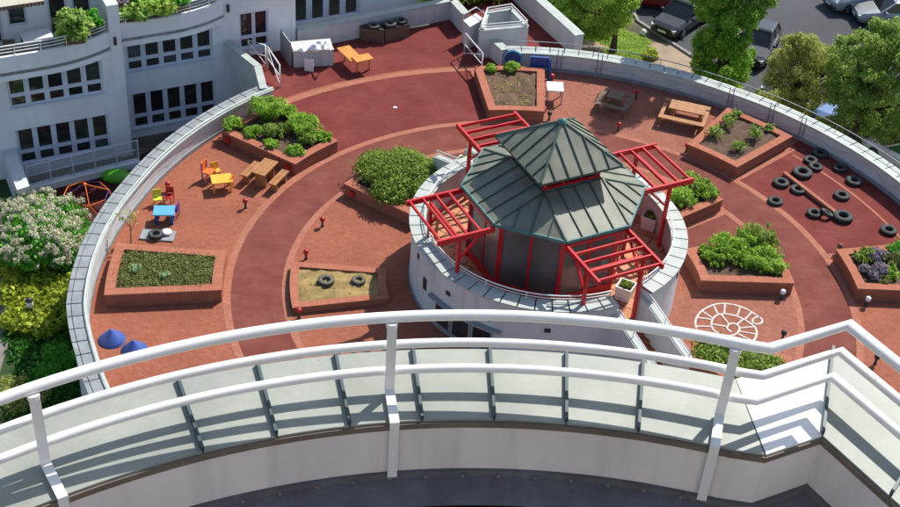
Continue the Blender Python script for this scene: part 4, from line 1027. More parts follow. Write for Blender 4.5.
# benches and picnic sets
def plank_bench(label, a, b, w=.32, h=.44, mat=None, group=None, name='bench'):
    a, b = np.array(a), np.array(b); c = (a + b) / 2; t = thing(name, label, 'bench', (c[0], c[1], 0), math.atan2(b[1] - a[1], b[0] - a[0]), group); L_ = np.linalg.norm((b - a)[:2])
    for y in (-.085, .085): part('plank', MB().box((0, y * w / .32, h - .03), (L_, w / 2 - .012, .06)), mat, t, local=True)
    for x in (-1, 1): part('leg', MB().box((x * (L_ / 2 - .2), 0, (h - .06) / 2), (.08, w * .8, h - .06)), mat, t, local=True)
def table_set(label_t, labels_b, c, rz, L_, mat, gap=.72, tw=.75):
    d = np.array([math.cos(rz), math.sin(rz), 0]); n_ = np.array([-d[1], d[0], 0]); c = np.array(c)
    t = thing('picnic_table', label_t, 'table', c, rz, 'picnic tables')
    for j in range(4): part('plank', MB().box((0, (j - 1.5) * tw / 4, .70), (L_, tw / 4 - .012, .05)), mat, t, local=True)
    for x in (-1, 1): part('leg', MB().box((x * (L_ / 2 - .25), 0, .335), (.1, tw * .75, .67)), mat, t, local=True)
    for s_, lb in zip((-1, 1), labels_b): plank_bench(lb, c + n_ * gap * s_ - d * L_ / 2, c + n_ * gap * s_ + d * L_ / 2, mat=mat, group='benches of the picnic tables')
ca, cb = D(259, 184), D(281, 170)
pc_ = (D(262, 181) + D(282, 169)) / 2
dd = D(236, 187) - D(254, 171)
table_set('brown picnic table in front of the shrub planter', ('bench right of the brown picnic table by the shrub planter', 'bench left of the brown picnic table by the shrub planter'), D(265, 182), math.atan2((D(278, 166) - D(262, 182))[1], (D(278, 166) - D(262, 182))[0]), 1.12, MT['wood'], .62, .62)
def picnic(label, c, rz, mat):               # square table inside a square frame of four low benches
    t = thing('picnic_table', label, 'table', c, rz, 'picnic tables')
    for j in range(4): part('plank', MB().box((0, (j - 1.5) * .17, .66), (.66, .16, .05)), mat, t, local=True)
    part('pedestal', MB().box((0, 0, .32), (.4, .4, .63)), mat, t, local=True)
    for k_ in range(4):
        R_ = Matrix.Rotation(k_ * math.pi / 2, 3, 'Z'); w_ = 1.36 if k_ % 2 == 0 else 1.0
        for o_ in (.58, .70): part('seat_plank', MB().box(R_ @ Vector((0, o_ - (.02 if k_ % 2 else 0), .42 + .002 * k_)), (w_, .11, .05), m=R_), mat, t, local=True)
    for x in (-1, 1):
        for y in (-1, 1): part('leg', MB().box((x * .55, y * .62, .19), (.1, .1, .38)), mat, t, local=True)
picnic('dark brown square picnic table in the tree shadow', D(614, 108), rad(-20), MT['wood_dark'])
def frame_table(label, c, rz, mat):
    t = thing('picnic_table', label, 'table', c, rz, 'picnic tables')
    for j in range(4): part('plank', MB().box((.1, (j - 1.5) * .19, .70), (1.55, .178, .05)), mat, t, local=True)
    for y in (-1, 1):
        for k_ in (0, 1): part('seat_plank', MB().box((0, y * (.66 + .15 * k_), .44), (2.0, .14, .05)), mat, t, local=True)
    for x in (-1, 1):
        part('end_bar', MB().box((x * .92, 0, .385), (.16, 1.5, .06)), mat, t, local=True)
        part('leg', MB().box((x * .6 + .1, 0, .34), (.1, .6, .66)), mat, t, local=True)
        for y in (-1, 1): part('foot', MB().box((x * .92, y * .6, .18), (.1, .1, .35)), mat, t, local=True)
frame_table('orange-brown picnic table in the sun by the parapet', D(683, 121), rad(-16), MT['wood'])
# L-shaped orange bench
t = thing('corner_bench', 'bright orange wooden corner bench of two joined plank seats', 'bench', D(354, 64))
h_ = .6
A_, B_, C_ = D(343, 47, h_), D(357, 60.5, h_), D(371, 57.5, h_)
part('seat', MB().bar(A_, B_, .62, .06), MT['wood_orange'], t)
dirb = (C_ - B_) / np.linalg.norm(C_ - B_); part('seat', MB().bar(B_ - dirb * .15 + [0, 0, .062], C_ + [0, 0, .062], .55, .06), MT['wood_orange'], t)
for p in (A_ * .85 + B_ * .15, B_, C_ * .9 + B_ * .1): part('leg', MB().bar((p[0], p[1], 0), (p[0], p[1], h_ - .03), .09, .09, (1, 0, 0)), MT['wood_orange'], t)
# blue cones
for px, py, s_, lb in ((112, 340, .88, 'blue play cone nearest the left parapet'), (134.5, 350.5, .84, 'blue play cone nearer the balcony rail')):
    t = thing('play_cone', lb, 'cone', D(px, py), 0, 'blue play cones'); t.scale = (s_, s_, s_)
    part('cone', MB().lathe([(0, 0), (.46, .0), (.49, .04), (.46, .10), (.30, .26), (.14, .42), (.06, .50), (.03, .53), (0, .535)], 28), MT['cone_blue'], t, smooth=True, local=True)
    part('base_ring', MB().lathe([(.47, .0), (.52, .0), (.52, .035), (.47, .05)], 28, close=True), MT['blue'], t, smooth=True, local=True)
# blue drum, blue frame, white table by the dry planter
aD = math.degrees(math.atan2(*(D(514, 63, .75)[:2] - [CX, CY])))
t = thing('blue_disc', 'round blue play disc mounted on the parapet behind the dry soil planter', 'toy', PO(15.44 + RW(aD), aD, .6)); nd = PO(1, aD)[:2] - [CX, CY]; nd = np.array([-nd[0], -nd[1], 0])
p0 = PO(15.443 + RW(aD), aD, .6); part('disc', MB().tube([p0, p0 + nd * .09], .42, 24), MT['blue'], t); part('rim', MB().tube([p0 + nd * .10 + np.array([math.cos(w) * nd[1], -math.cos(w) * nd[0], math.sin(w)]) * .40 for w in np.linspace(0, 6.283, 25)], .03, 6), MT['skyblue'], t)
a1_, a2_ = [math.degrees(math.atan2(*(D(x, 65, .75)[:2] - [CX, CY]))) for x in (531, 549)]
t = thing('play_board', 'blue play board with a long leg at the back right of the dry soil planter', 'toy', PO(15.4, a2_))
part('board', MB().arcwall(15.33, 15.44, a1_, a2_, .45, .95), MT['blue'], t)
e_ = PO(15.3, a2_, .9); f_ = D(549.5, 80, 0); part('leg', MB().bar(e_, f_, .12, .12), MT['blue'], t); part('leg', MB().bar(PO(15.35, a1_, 0), PO(15.35, a1_, .45), .1, .1, (1, 0, 0)), MT['blue'], t)
bag_o = solo('red_ball', MB().lathe([(.14 * math.sin(math.pi * i / 8), .14 - .14 * math.cos(math.pi * i / 8)) for i in range(9)], 12), MT['redplastic'], 'small red and white ball beside the blue frame', 'ball', D(551.5, 79), smooth=True)
table('white_table', 'square white topped table beside the dry soil planter', D(553.5, 100), rad(2), .72, .78, .7, MT['cloth'], MT['grey_metal'])
# climbing dome (street level) and green seat
t = thing('climbing_dome', 'geodesic climbing dome of orange and purple bars on the lower court', 'climbing frame', D(88, 208, GZ)); R_ = 1.2
ring = lambda r, z, n, o: [(r * math.cos(2 * math.pi * (i + o) / n), r * math.sin(2 * math.pi * (i + o) / n), z) for i in range(n)]
r1_, r2_, ap = ring(R_, 0.02, 8, 0), ring(R_ * .78, R_ * .62, 8, .5), (0, 0, R_)
for i in range(8):
    for a, b in ((r1_[i], r2_[i]), (r2_[i], r1_[(i + 1) % 8]), (r2_[i], r2_[(i + 1) % 8])) + (((r2_[i], ap),) if i % 2 == 0 else ()):
        part('bar', MB().tube([a, b], .021, 6), MT['orange'] if i % 3 != 1 else MT['purple'], t, local=True)
part('hub', MB().lathe([(0, R_ - .05), (.07, R_ - .03), (.07, R_ + .03), (0, R_ + .05)], 8), MT['orange'], t, local=True)
gs = solo('green_play_seat', MB().lathe([(0, 0), (.55, 0), (.6, .12), (.5, .3), (.3, .4), (0, .42)], 18), MT['lime'], 'lime green rounded play seat on the lower court', 'toy', D(117, 179, GZ), smooth=True); gs.scale = (1.15, .7, 1)
gs.data.materials[0] = plain('green_plastic', (.10, .45, .02), .45, .05, 3)
solo('paper_scrap', MB().add([(-.09, -.05, .0), (.08, -.07, .015), (.1, .05, .0), (-.06, .07, .03), (0, 0, .04)], [(0, 1, 4), (1, 2, 4), (2, 3, 4), (3, 0, 4)]), MT['cloth'], 'scrap of white paper on the wide red rubber area', 'paper', D(395, 107.5, .012))
# painted snail
def ribbon(mb, pts, w, z):
    P = [np.array(D(675 + x / 3.902, 250 + y / 3.902)) for x, y in pts]
    Q = []
    for i in range(len(P) - 1):                       # Catmull-Rom smoothing
        a, b, c, d = P[max(0, i - 1)], P[i], P[i + 1], P[min(len(P) - 1, i + 2)]
        for t_ in np.linspace(0, 1, 6, endpoint=False): Q.append(.5 * ((2 * b) + (c - a) * t_ + (2 * a - 5 * b + 4 * c - d) * t_ ** 2 + (3 * b - a - 3 * c + d) * t_ ** 3))
    Q.append(P[-1]); L_, R_ = [], []
    for i in range(len(Q)):
        d = Q[min(i + 1, len(Q) - 1)] - Q[max(i - 1, 0)]; n_ = np.array([-d[1], d[0], 0]); n_ /= np.linalg.norm(n_) + 1e-9
        L_.append(Q[i] + n_ * w / 2 + [0, 0, z]); R_.append(Q[i] - n_ * w / 2 + [0, 0, z])
    n = len(Q); mb.add(L_ + R_, [(i, n + i, n + i + 1, i + 1) for i in range(n - 1)])
SN = [[(340, 272), (300, 243), (250, 220), (195, 210), (150, 215), (105, 238), (82, 270), (82, 300), (100, 325), (140, 350), (200, 368), (260, 372), (302, 358), (318, 330), (310, 300), (270, 272), (230, 256), (190, 250), (158, 258), (142, 285), (150, 312), (185, 332), (225, 334), (248, 318), (250, 300), (232, 288), (212, 290), (203, 306), (222, 322)],
      [(340, 272), (338, 284), (322, 290), (306, 285), (302, 274), (314, 264), (330, 264)]]
SP = [[(195, 210), (192, 250)], [(150, 216), (168, 252)], [(255, 222), (242, 258)], [(105, 238), (148, 268)], [(84, 264), (141, 272)], [(84, 298), (145, 300)], [(300, 243), (272, 272)], [(310, 300), (250, 306)], [(318, 330), (252, 318)], [(268, 270), (240, 292)], [(180, 252), (210, 290)], [(143, 290), (203, 300)], [(300, 355), (245, 328)], [(160, 358), (180, 330)]]
mb = MB()
for q in SN: ribbon(mb, q, .075, .017)
for q in SP: ribbon(mb, q, .065, .020)
MT['worn_paint'] = plain('worn_paint', (.66, .60, .55), .85, .2, 7, fine=.5)
sn = solo('snail_marking', mb, MT['worn_paint'], 'white painted snail hopscotch on the brick paving', 'marking')

# ================================================================== GARDEN ON THE LEFT
t = thing('blossom_shrub', 'large shrub covered in creamy white blossom at the left edge', 'shrub', D(42, 258, GZ)); b0 = np.array(t.location)
bl, bf = [], []
for _ in range(60):
    px, py = random.uniform(-8, 86), random.uniform(200, 262); e = ((px - 40) / 48) ** 2 + ((py - 234) / 36) ** 2
    if e > 1: continue
    zz = .55 + 1.05 * (1 - e); q = D(px, py + 2, GZ + zz) - b0; bl.append((*q, .5, .5, .42)); bf.append((q[0], q[1], q[2] + .06, .55, .55, .46))
q = leaves(bl, 7000, .10, upb=.1); q[:, 2] = np.maximum(q[:, 2], .02); link('foliage', leaf_mesh('foliage', q), LM['bright'], t)
bf2 = []
for _ in range(420):
    k_ = random.choice(bf); d_ = RNG.normal(size=3); d_ /= np.linalg.norm(d_); d_[2] = abs(d_[2])
    bf2.append((k_[0] + d_[0] * k_[3], k_[1] + d_[1] * k_[3], k_[2] + d_[2] * k_[5], *(random.uniform(.07, .17),) * 3))
link('blossom', leaf_mesh('blossom', leaves(bf2, 22000, .055, shell=.3, aspect=1.4)), LM['blossom'], t)
s = MB()
for _ in range(6):
    a = random.random() * 6.28; s.tube([(0, 0, 0), (math.cos(a) * .5, math.sin(a) * .5, .9), (math.cos(a) * 1.0, math.sin(a) * 1.0, 1.7)], .04, 6, rs=[.05, .04, .015])
part('stem', s, MT['bark'], t, local=True)
def mass(name, label, poly, n_b, z, hgt, n, size, mat, cat='shrub', kind=None):
    xs, ys = [p[0] for p in poly], [p[1] for p in poly]; bl = []; c0 = D(sum(xs) / len(xs), sum(ys) / len(ys), z)
    def inside(x, y):
        r = False; j = len(poly) - 1
        for i in range(len(poly)):
            if (poly[i][1] > y) != (poly[j][1] > y) and x < (poly[j][0] - poly[i][0]) * (y - poly[i][1]) / (poly[j][1] - poly[i][1]) + poly[i][0]: r = not r
            j = i
        return r
    while len(bl) < n_b:
        x, y = random.uniform(min(xs), max(xs)), random.uniform(min(ys), max(ys))
        if inside(x, y): p = D(x, y, z + hgt * .5) - c0; s_ = random.uniform(.25, .5); bl.append((p[0], p[1], p[2], s_, s_, hgt * random.uniform(.45, .7)))
    q = leaves(bl, n, size); q[:, 2] = np.maximum(q[:, 2], .01)
    if kind: o = link(name, leaf_mesh(name, q), mat); o.location = c0; return tag(o, label, cat, kind=kind)
    t = thing(name, label, cat, c0); link('foliage', leaf_mesh('foliage', q), mat, t); return t
mass('low_hedge', 'yellow-green low shrub bed in the garden beside the parapet', [(4, 268), (20, 262), (68, 262), (74, 285), (70, 318), (40, 336), (14, 330), (6, 300)], 110, GZ, .55, 11000, .12, LM['yellowshrub'])
mass('lawn_grass', 'dark green lawn grass below the parapet', [(8, 330), (40, 336), (76, 290), (100, 300), (110, 420), (60, 470), (10, 440), (14, 380)], 260, GZ, .12, 14000, .10, LM['grass'], 'grass', 'stuff')
mass('lawn_grass', 'shaded lawn grass behind the yellow-green shrub bed', [(-10, 240), (70, 258), (20, 264), (4, 270)], 60, GZ, .15, 2500, .12, LM['grass'], 'grass', 'stuff')
shrub('garden_bush', 'round bright green bush on the shaded lawn', D(57, 374, GZ), 1.0, .9, LM['bright'], n=2200, cat='bush')
shrub('garden_bush', 'olive bush behind the left railing post', D(14, 412, GZ), 1.0, 1.3, LM['olive'], n=1800, cat='bush')
shrub('garden_bush', 'small olive bush right of the left railing post', D(40, 404, GZ), .5, .8, LM['olive'], n=600, cat='bush')
shrub('garden_bush', 'dark green bush at the left edge under the blossom shrub', D(6, 222, GZ), .8, 1.2, LM['grass'], n=1200, cat='bush')
t = thing('garden_lamp', 'small white topped black garden lamp among the yellow-green shrubs', 'lamp', D(32, 318, GZ))
part('post', MB().lathe([(0, 0), (.09, 0), (.09, .55), (0, .55)], 10), MT['black'], t, local=True, smooth=True); part('head', MB().lathe([(.09, .55), (.13, .57), (.13, .8), (.1, .84), (0, .86)], 12), MT['white_paint'], t, local=True, smooth=True); part('cap', MB().lathe([(0, .98), (.08, .95), (.15, .86), (.15, .84), (0, .84)], 12), MT['black'], t, local=True)

# ================================================================== TREES
def tblobs(pts, base, cr, jit=.25, per=1):
    out = []
    for px, py, dd in pts:
        b = np.array(base) + np.array([0, 0, 0]); # depth offset dd metres away from the viewer
        u_ = np.array([b[0], b[1]]) / math.hypot(b[0], b[1]); bb = b[:2] + u_ * dd
        dvec = ray(px, py); t_ = math.hypot(*bb) / math.hypot(dvec[0], dvec[1]); p = dvec * t_ + np.array([0, 0, CAM_Z]); s_ = cr * (1 + jit * random.uniform(-1, 1))
        out.append((p[0], p[1], p[2], s_, s_, s_ * .85))
    return out
# tall column tree
base = D(714, 98, GZ); pts = []
H_ = 15.0; col = []
for i in range(240):
    z = GZ + 1.2 + (H_ - 1.2) * random.random(); f_ = (z - GZ) / H_
    R0 = 2.15 * min(1, .55 + f_ * 1.3) * (1 if f_ < .72 else max(.15, (1 - f_) / .28)); a = random.random() * 6.28; r = R0 * (random.random() ** .45) * .85
    s_ = random.uniform(.25, .55); col.append((base[0] + math.cos(a) * r, base[1] + math.sin(a) * r, z, s_, s_, s_ * 1.1))
limbs = [[base + [0, 0, 1.5 + i * .9], base + [math.cos(i * 2.4) * .8, math.sin(i * 2.4) * .8, 3.0 + i * .95], base + [math.cos(i * 2.4) * 1.5, math.sin(i * 2.4) * 1.5, 4.6 + i * .95]] for i in range(10)]
tree('column_tree', 'tall dense columnar green tree standing behind the parapet', base, col, [base, base + [0, 0, 5], base + [.1, 0, 10], base + [0, .1, 14]], limbs, LM['tree'], 125000, .082, .2)
def round_tree(name, label, base, crown, trunk_top, mat, n, size, nb, rt, rough=.75, tops=None):
    x0, x1, y0, y1, depth = crown; pts = []
    while len(pts) < nb:
        x, y = random.uniform(x0, x1), random.uniform(y0, y1); e = ((x - (x0 + x1) / 2) / ((x1 - x0) / 2)) ** 2 + ((y - (y0 + y1) / 2) / ((y1 - y0) / 2)) ** 2
        if e < 1: pts.append((x, y, random.uniform(-1, 1) * depth * math.sqrt(1 - e)))
    bl = tblobs(pts, base, rough, .4); T = np.array(trunk_top)
    limbs = [[base * .4 + T * .6, (base * .2 + T * .8 + np.array(k[:3])) / 2 + [0, 0, -.2], np.array(k[:3])] for k in bl[::max(1, nb // 34)]]
    tree(name, label, base, bl, [base, base * .6 + T * .4, T], limbs, mat, n, size, rt)
b1 = D(846, 149, GZ); round_tree('street_tree', 'large bright green tree at the right edge with a leaning dark trunk', b1, (829, 935, 22, 140, 2.6), tblobs([(872, 92, 0)], b1, .1)[0][:3], LM['limetip'], 60000, .072, 230, .17, .34)
b2 = D(796, 122, GZ); round_tree('street_tree', 'smaller brownish green tree behind the parapet between two taller trees', b2, (768, 836, 36, 116, 1.8), tblobs([(798, 78, 0)], b2, .1)[0][:3], LM['olive'], 25000, .066, 130, .12, .30)
b3 = D(613, 52, GZ); round_tree('street_tree', 'yellow-green tree at the top edge above the far terrace wall', b3, (535, 636, -50, 36, 2.2), tblobs([(620, -5, 0)], b3, .1)[0][:3], LM['lime'], 55000, .076, 210, .17, .38)
b4 = D(880, 128, GZ); round_tree('street_tree', 'darker green low tree crown at the far right edge', b4, (852, 925, 84, 152, 1.5), tblobs([(890, 105, 0)], b4, .1)[0][:3], LM['tree'], 23000, .074, 95, .10, .32)
for i, (px, py, r, h, m, lb) in enumerate(((560, 16, 1.2, 1.2, 'lime', 'low leafy shrub beyond the far terrace wall'), (650, 57, .4, .25, 'yellowshrub', 'small verge tuft nearest the sandy paving'), (760, 112, .9, .9, 'olive', 'small olive shrub behind the parapet under the brownish tree'), (724, 99, 1.0, 1.0, 'lime', 'pale leafy shrub at the foot of the column tree'), (823, 137, .7, 1.1, 'olive', 'upright olive shrub beside the blue car'))):
    shrub('street_shrub', lb, D(px, py, GZ), r, h, LM[m], n=6500, size=.058)
mass('grass_verge', 'rough grass verge between the terrace wall and the street', [(575, 20), (628, 28), (656, 50), (636, 58), (600, 50)], 90, GZ, .08, 14000, .05, LM['lime'], 'grass', 'stuff')
# hedge at the top edge
hb = [(*F(u, OFFB - 1.3 + random.uniform(-.3, .3), random.uniform(.2, 1.1)), .45, .45, .4) for u in np.linspace(26.2, 31.5, 40)]
o = np.array(F(29, OFFB - 1.3, 0)); t = thing('hedge', 'dark clipped hedge at the top edge beside the building', 'hedge', o)
link('foliage', leaf_mesh('foliage', leaves([(*(np.array(k[:3]) - o), *k[3:]) for k in hb], 2600, .15)), LM['bush'], t)

# ================================================================== CARS
def loft(mb, secs, cap=True):
    n = len(secs[0]); vs = [p for s_ in secs for p in s_]; fs = []
    for i in range(len(secs) - 1):
        for j in range(n): fs.append((i * n + j, i * n + (j + 1) % n, (i + 1) * n + (j + 1) % n, (i + 1) * n + j))
    if cap: fs += [tuple(range(n - 1, -1, -1)), tuple(range((len(secs) - 1) * n, len(secs) * n))]
    return mb.add(vs, fs)
def car(label, loc, rz, col, L_=4.2, W_=1.74, H_=1.42, van=False, glass=(.02, .022, .025)):
    m = plain('car_paint', col, .25, .05, 2, metal=.25); m.node_tree.nodes['Principled BSDF'].inputs['Coat Weight'].default_value = .6
    t = thing('parked_car', label, 'car', loc, rz, 'cars parked in the street'); w = W_ / 2; hb = H_ * .60; x0, x1 = -L_ / 2, L_ / 2
    def sec(x, ww, zl, zt): return [(x, -ww * .92, zl), (x, -ww, zl + .18), (x, -ww, zt - .16), (x, -ww * .86, zt), (x, ww * .86, zt), (x, ww, zt - .16), (x, ww, zl + .18), (x, ww * .92, zl)]
    S_ = [sec(x0, w * .80, .34, hb * .82), sec(x0 + .12, w * .93, .24, hb * .95), sec(x0 + .6, w, .2, hb), sec(0, w, .2, hb), sec(x1 - 1.15, w, .2, hb * .98), sec(x1 - .35, w * .95, .22, hb * .86), sec(x1 - .06, w * .86, .28, hb * .74), sec(x1, w * .74, .36, hb * .6)]
    body = part('body', loft(MB(), S_), m, t, local=True, smooth=False)
    gx0, gx1 = x0 + (.12 if van else .45), x1 - (1.0 if van else 1.2); rx0, rx1 = x0 + (.3 if van else .95), x1 - (1.65 if van else 1.95)
    bt = [(gx0, -w * .86, hb - .02), (gx1, -w * .86, hb - .02), (gx1, w * .86, hb - .02), (gx0, w * .86, hb - .02)]; tp = [(rx0, -w * .70, H_ - .05), (rx1, -w * .70, H_ - .05), (rx1, w * .70, H_ - .05), (rx0, w * .70, H_ - .05)]
    g = plain('car_glass', glass, .08, .1, 2)
    part('windows', MB().add(bt + tp, [(0, 1, 5, 4), (1, 2, 6, 5), (2, 3, 7, 6), (3, 0, 4, 7), (4, 5, 6, 7)]), g, t, local=True)
    rf = MB(); e = .03
    tq = [(rx0 - e, -w * .70 - e), (rx1 + e, -w * .70 - e), (rx1 + e, w * .70 + e), (rx0 - e, w * .70 + e)]; tq2 = [(rx0 + .1, -w * .6), (rx1 - .1, -w * .6), (rx1 - .1, w * .6), (rx0 + .1, w * .6)]
    rf.add([(*q, H_ - .07) for q in tq] + [(*q, H_ - .03) for q in tq] + [(*q, H_ + .02) for q in tq2], [(0, 1, 5, 4), (1, 2, 6, 5), (2, 3, 7, 6), (3, 0, 4, 7), (4, 5, 9, 8), (5, 6, 10, 9), (6, 7, 11, 10), (7, 4, 8, 11), (8, 9, 10, 11)])
    for a, b in zip(bt, tp): rf.bar(np.array(a), np.array(b), .09, .07)
    for s_ in (-1, 1): rf.bar(((gx0 + gx1) / 2 - .1, s_ * w * .875, hb), ((rx0 + rx1) / 2, s_ * w * .715, H_ - .05), .09, .04, (0, s_, 0))
    part('roof', rf, m, t, local=True)
    for x in (x0 + .78, x1 - .82):
        for s_ in (-1, 1):
            wh = part('wheel', MB().tube([(x, s_ * (w - .17), .31), (x, s_ * (w + .012), .31)], .31, 18), MT['tyre'], t, local=True)
            part('rim', MB().tube([(x, s_ * (w - .02), .31), (x, s_ * (w + .022), .31)], .19, 12), MT['bolt'], wh, local=True)
    for s_ in (-1, 1):
        part('headlight', MB().box((x1 - .14, s_ * w * .64, hb * .66), (.2, .34, .13), s_ * -.25), MT['white_paint'], t, local=True)
        part('tail_light', MB().box((x0 + .05, s_ * w * .72, hb * .76), (.12, .26, .14)), MT['redplastic'], t, local=True)
        part('mirror', MB().box((gx1 - .25, s_ * (w + .06), hb + .05), (.12, .16, .12)), m, t, local=True)
    part('bumper', MB().box((x1 - .06, 0, .36), (.14, W_ * .8, .16)).box((x0 + .05, 0, .38), (.12, W_ * .84, .16)), MT['black'], t, local=True)
    part('number_plate', MB().box((x1 + .015, 0, .42), (.02, .5, .11)), MT['white_paint'], t, local=True)
    return t
def heading(a, b): p, q = D(*a, GZ), D(*b, GZ); return math.atan2((q - p)[1], (q - p)[0])
hd = heading((700, 10), (664, 33))
car('red car parked at the top edge behind the dark hatchback', D(652, 3, GZ), heading((620, 4), (684, 14)), (.30, .012, .02))
car('dark grey hatchback with its bonnet toward the kerb, left of the column tree', D(681, 25, GZ), hd, (.025, .026, .028))
car('dark car half hidden by the column tree on its right side', D(756, 52, GZ), heading((765, 35), (745, 70)), (.03, .032, .036))
car('second dark car behind the column tree, farther up the street', D(737, 27, GZ), heading((760, 10), (730, 40)), (.03, .03, .034))
car('silver van at the top right edge', D(858, 5, GZ), heading((880, 2), (825, 9)), (.45, .47, .50), van=True, H_=1.75)
car('silver grey saloon parked beside the silver van', D(889, 21, GZ), heading((930, 22), (846, 19)), (.36, .38, .38))
car('light blue car under the right trees', D(834, 110, GZ), heading((850, 96), (822, 124)), (.12, .22, .46), glass=(.05, .06, .07))
car('white car with green tinted glass at the right edge under the tree', D(905, 165, GZ), heading((945, 186), (880, 152)), (.7, .7, .7), glass=(.01, .10, .03))
car('grey blue car glimpsed through the brownish tree', D(796, 92, GZ), heading((830, 78), (770, 104)), (.10, .15, .19))
solo('street_marker', MB().lathe([(0, 0), (.16, 0), (.16, .2), (.1, .32), (0, .34)], 12), MT['white_paint'], 'small white kerb marker at the left of the street', 'bollard', D(643, 35, GZ), smooth=True)

# ================================================================== NEAR BALCONY (rails, metal coping, inner wall)
NA = np.array([.566, .877]); RR = 3.957; RE = 3.74
z_top, z_mid, z_low, z_edge, z_bot = 30 - 4.0, 30 - 4.169, 30 - 4.333, 30 - 4.507, 30 - 4.829
kA = D(769.8, 348.7, z_top)[:2]; kB = D(849, 324.8, z_top)[:2]; kC = D(900, 366, z_top)[:2]; kC = kB + (kC - kB) * 3.0
a_end = math.degrees(math.atan2(kA[0] - NA[0], kA[1] - NA[1])); a_beg = -74.0
def arc_pts(step): n = max(2, int((a_end - a_beg) / step)); return [NA + RR * np.array([math.sin(rad(a)), math.cos(rad(a))]) for a in np.linspace(a_beg, a_end, n + 1)]
PATH = arc_pts(1.25)[:-1] + [kA, kB, kC]
def offset(path, d):                            # positive d = towards the viewer side
    out = []
    for i, p in enumerate(path):
        a = path[max(i - 1, 0)]; b = path[min(i + 1, len(path) - 1)]
        t0 = (p - a) if i > 0 else (b - p); t1 = (b - p) if i < len(path) - 1 else t0
        n0 = np.array([t0[1], -t0[0]]) / np.linalg.norm(t0); n1 = np.array([t1[1], -t1[0]]) / np.linalg.norm(t1)
        m_ = (n0 + n1); m_ /= np.linalg.norm(m_); out.append(p + m_ * d / max(.35, m_ @ n0))
    return out
DI = RR - RE
def fine_path(P, z): return [(p[0], p[1], z) for p in P]
rl = thing('balcony_railing', 'white tubular three-rail balcony railing curving across the foreground', 'railing', (PATH[20][0], PATH[20][1], z_edge))
for nm, z, r_ in (('top_rail', z_top, .0265), ('middle_rail', z_mid, .022), ('lower_rail', z_low, .022)):
    part(nm, MB().tube(fine_path(PATH, z), r_, 20), MT['rail_paint'], rl, smooth=True)
# coping profile
z_pan = 30 - 4.462
DO = .238; SL = math.tan(rad(5.0)); z_out = z_pan + (DI + DO) * SL
pin, pout = offset(PATH, DI), offset(PATH, -DO)
def post(px, py):
    p = D(px, py, z_top)[:2]; v = p - NA; a = math.atan2(v[0], v[1]); n_ = np.array([math.sin(a), math.cos(a)]); tt = np.array([n_[1], -n_[0], 0])
    Q = lambda r, z: np.array([NA[0] + n_[0] * r, NA[1] + n_[1] * r, z])
    rp = RR - .034; zk = 30 - 4.425
    o = part('post', MB().bar(Q(rp, zk), Q(rp, z_top - .018), .012, .046, tuple(tt)), MT['rail_paint'], rl)
    part('weld', MB().tube([Q(rp + .01, z_top - .034), Q(rp + .012, z_top - .014)], .028, 10), MT['rail_paint'], o)
    part('foot_strap', MB().bar(Q(rp + .004, zk + .004), Q(RE - .022, z_pan + .018), .046, .010, (0, 0, 1)), MT['rail_paint'], o)
    part('wall_strap', MB().bar(Q(RE - .024, z_pan + .022), Q(RE - .024, z_bot + .02), .010, .046, tuple(tt)), MT['rail_paint'], o)
post(31, 389); post(391.5, 317); post(737, 343)
cp = thing('balcony_parapet', 'pale metal coping with upright seams over the shaded inner wall of the near balcony', 'parapet', (PATH[20][0], PATH[20][1], z_bot))
MT['seam_shaded'] = plain('seam_shaded', (.045, .075, .085), .5, .1, 6)  # seam colour darkened to carry its shaded side and thin shadow
MT['lit_white'] = plain('lit_white_panel', (.86, .86, .84), .5, .02, 3)  # bright patch of reflected light put into the corner panel's colour
# panels between seams: split by arc length measured on the rail path
seg_l = [0.0]
for a, b in zip(PATH, PATH[1:]): seg_l.append(seg_l[-1] + float(np.linalg.norm(b - a)))
def at_len(P, s_):
    s_ = min(max(s_, 0), seg_l[-1] - 1e-6); i = max(j for j in range(len(seg_l)) if seg_l[j] <= s_); i = min(i, len(P) - 2)
    f_ = (s_ - seg_l[i]) / (seg_l[i + 1] - seg_l[i]); return P[i] * (1 - f_) + P[i + 1] * f_
def s_of(px, py):
    p = D(px, py, z_edge)[:2]; v = p - NA; a = math.degrees(math.atan2(v[0], v[1])); return (a - a_beg) / (a_end - a_beg) * seg_l[len(PATH) - 3]
sA, sB = seg_l[len(PATH) - 3], seg_l[len(PATH) - 2]
s0 = s_of(493, 422); pitch = (s_of(643, 438) - s_of(282, 438)) / 5.0
joints = [s0 + pitch * k for k in range(-4, 3)]; joints = [j for j in joints if .05 < j < sA - .12] 
J = [0.0] + joints + [sA, sB] + [sB + .55 * k for k in range(1, 6) if sB + .55 * k < seg_l[-1] - .05] + [seg_l[-1] - .001]
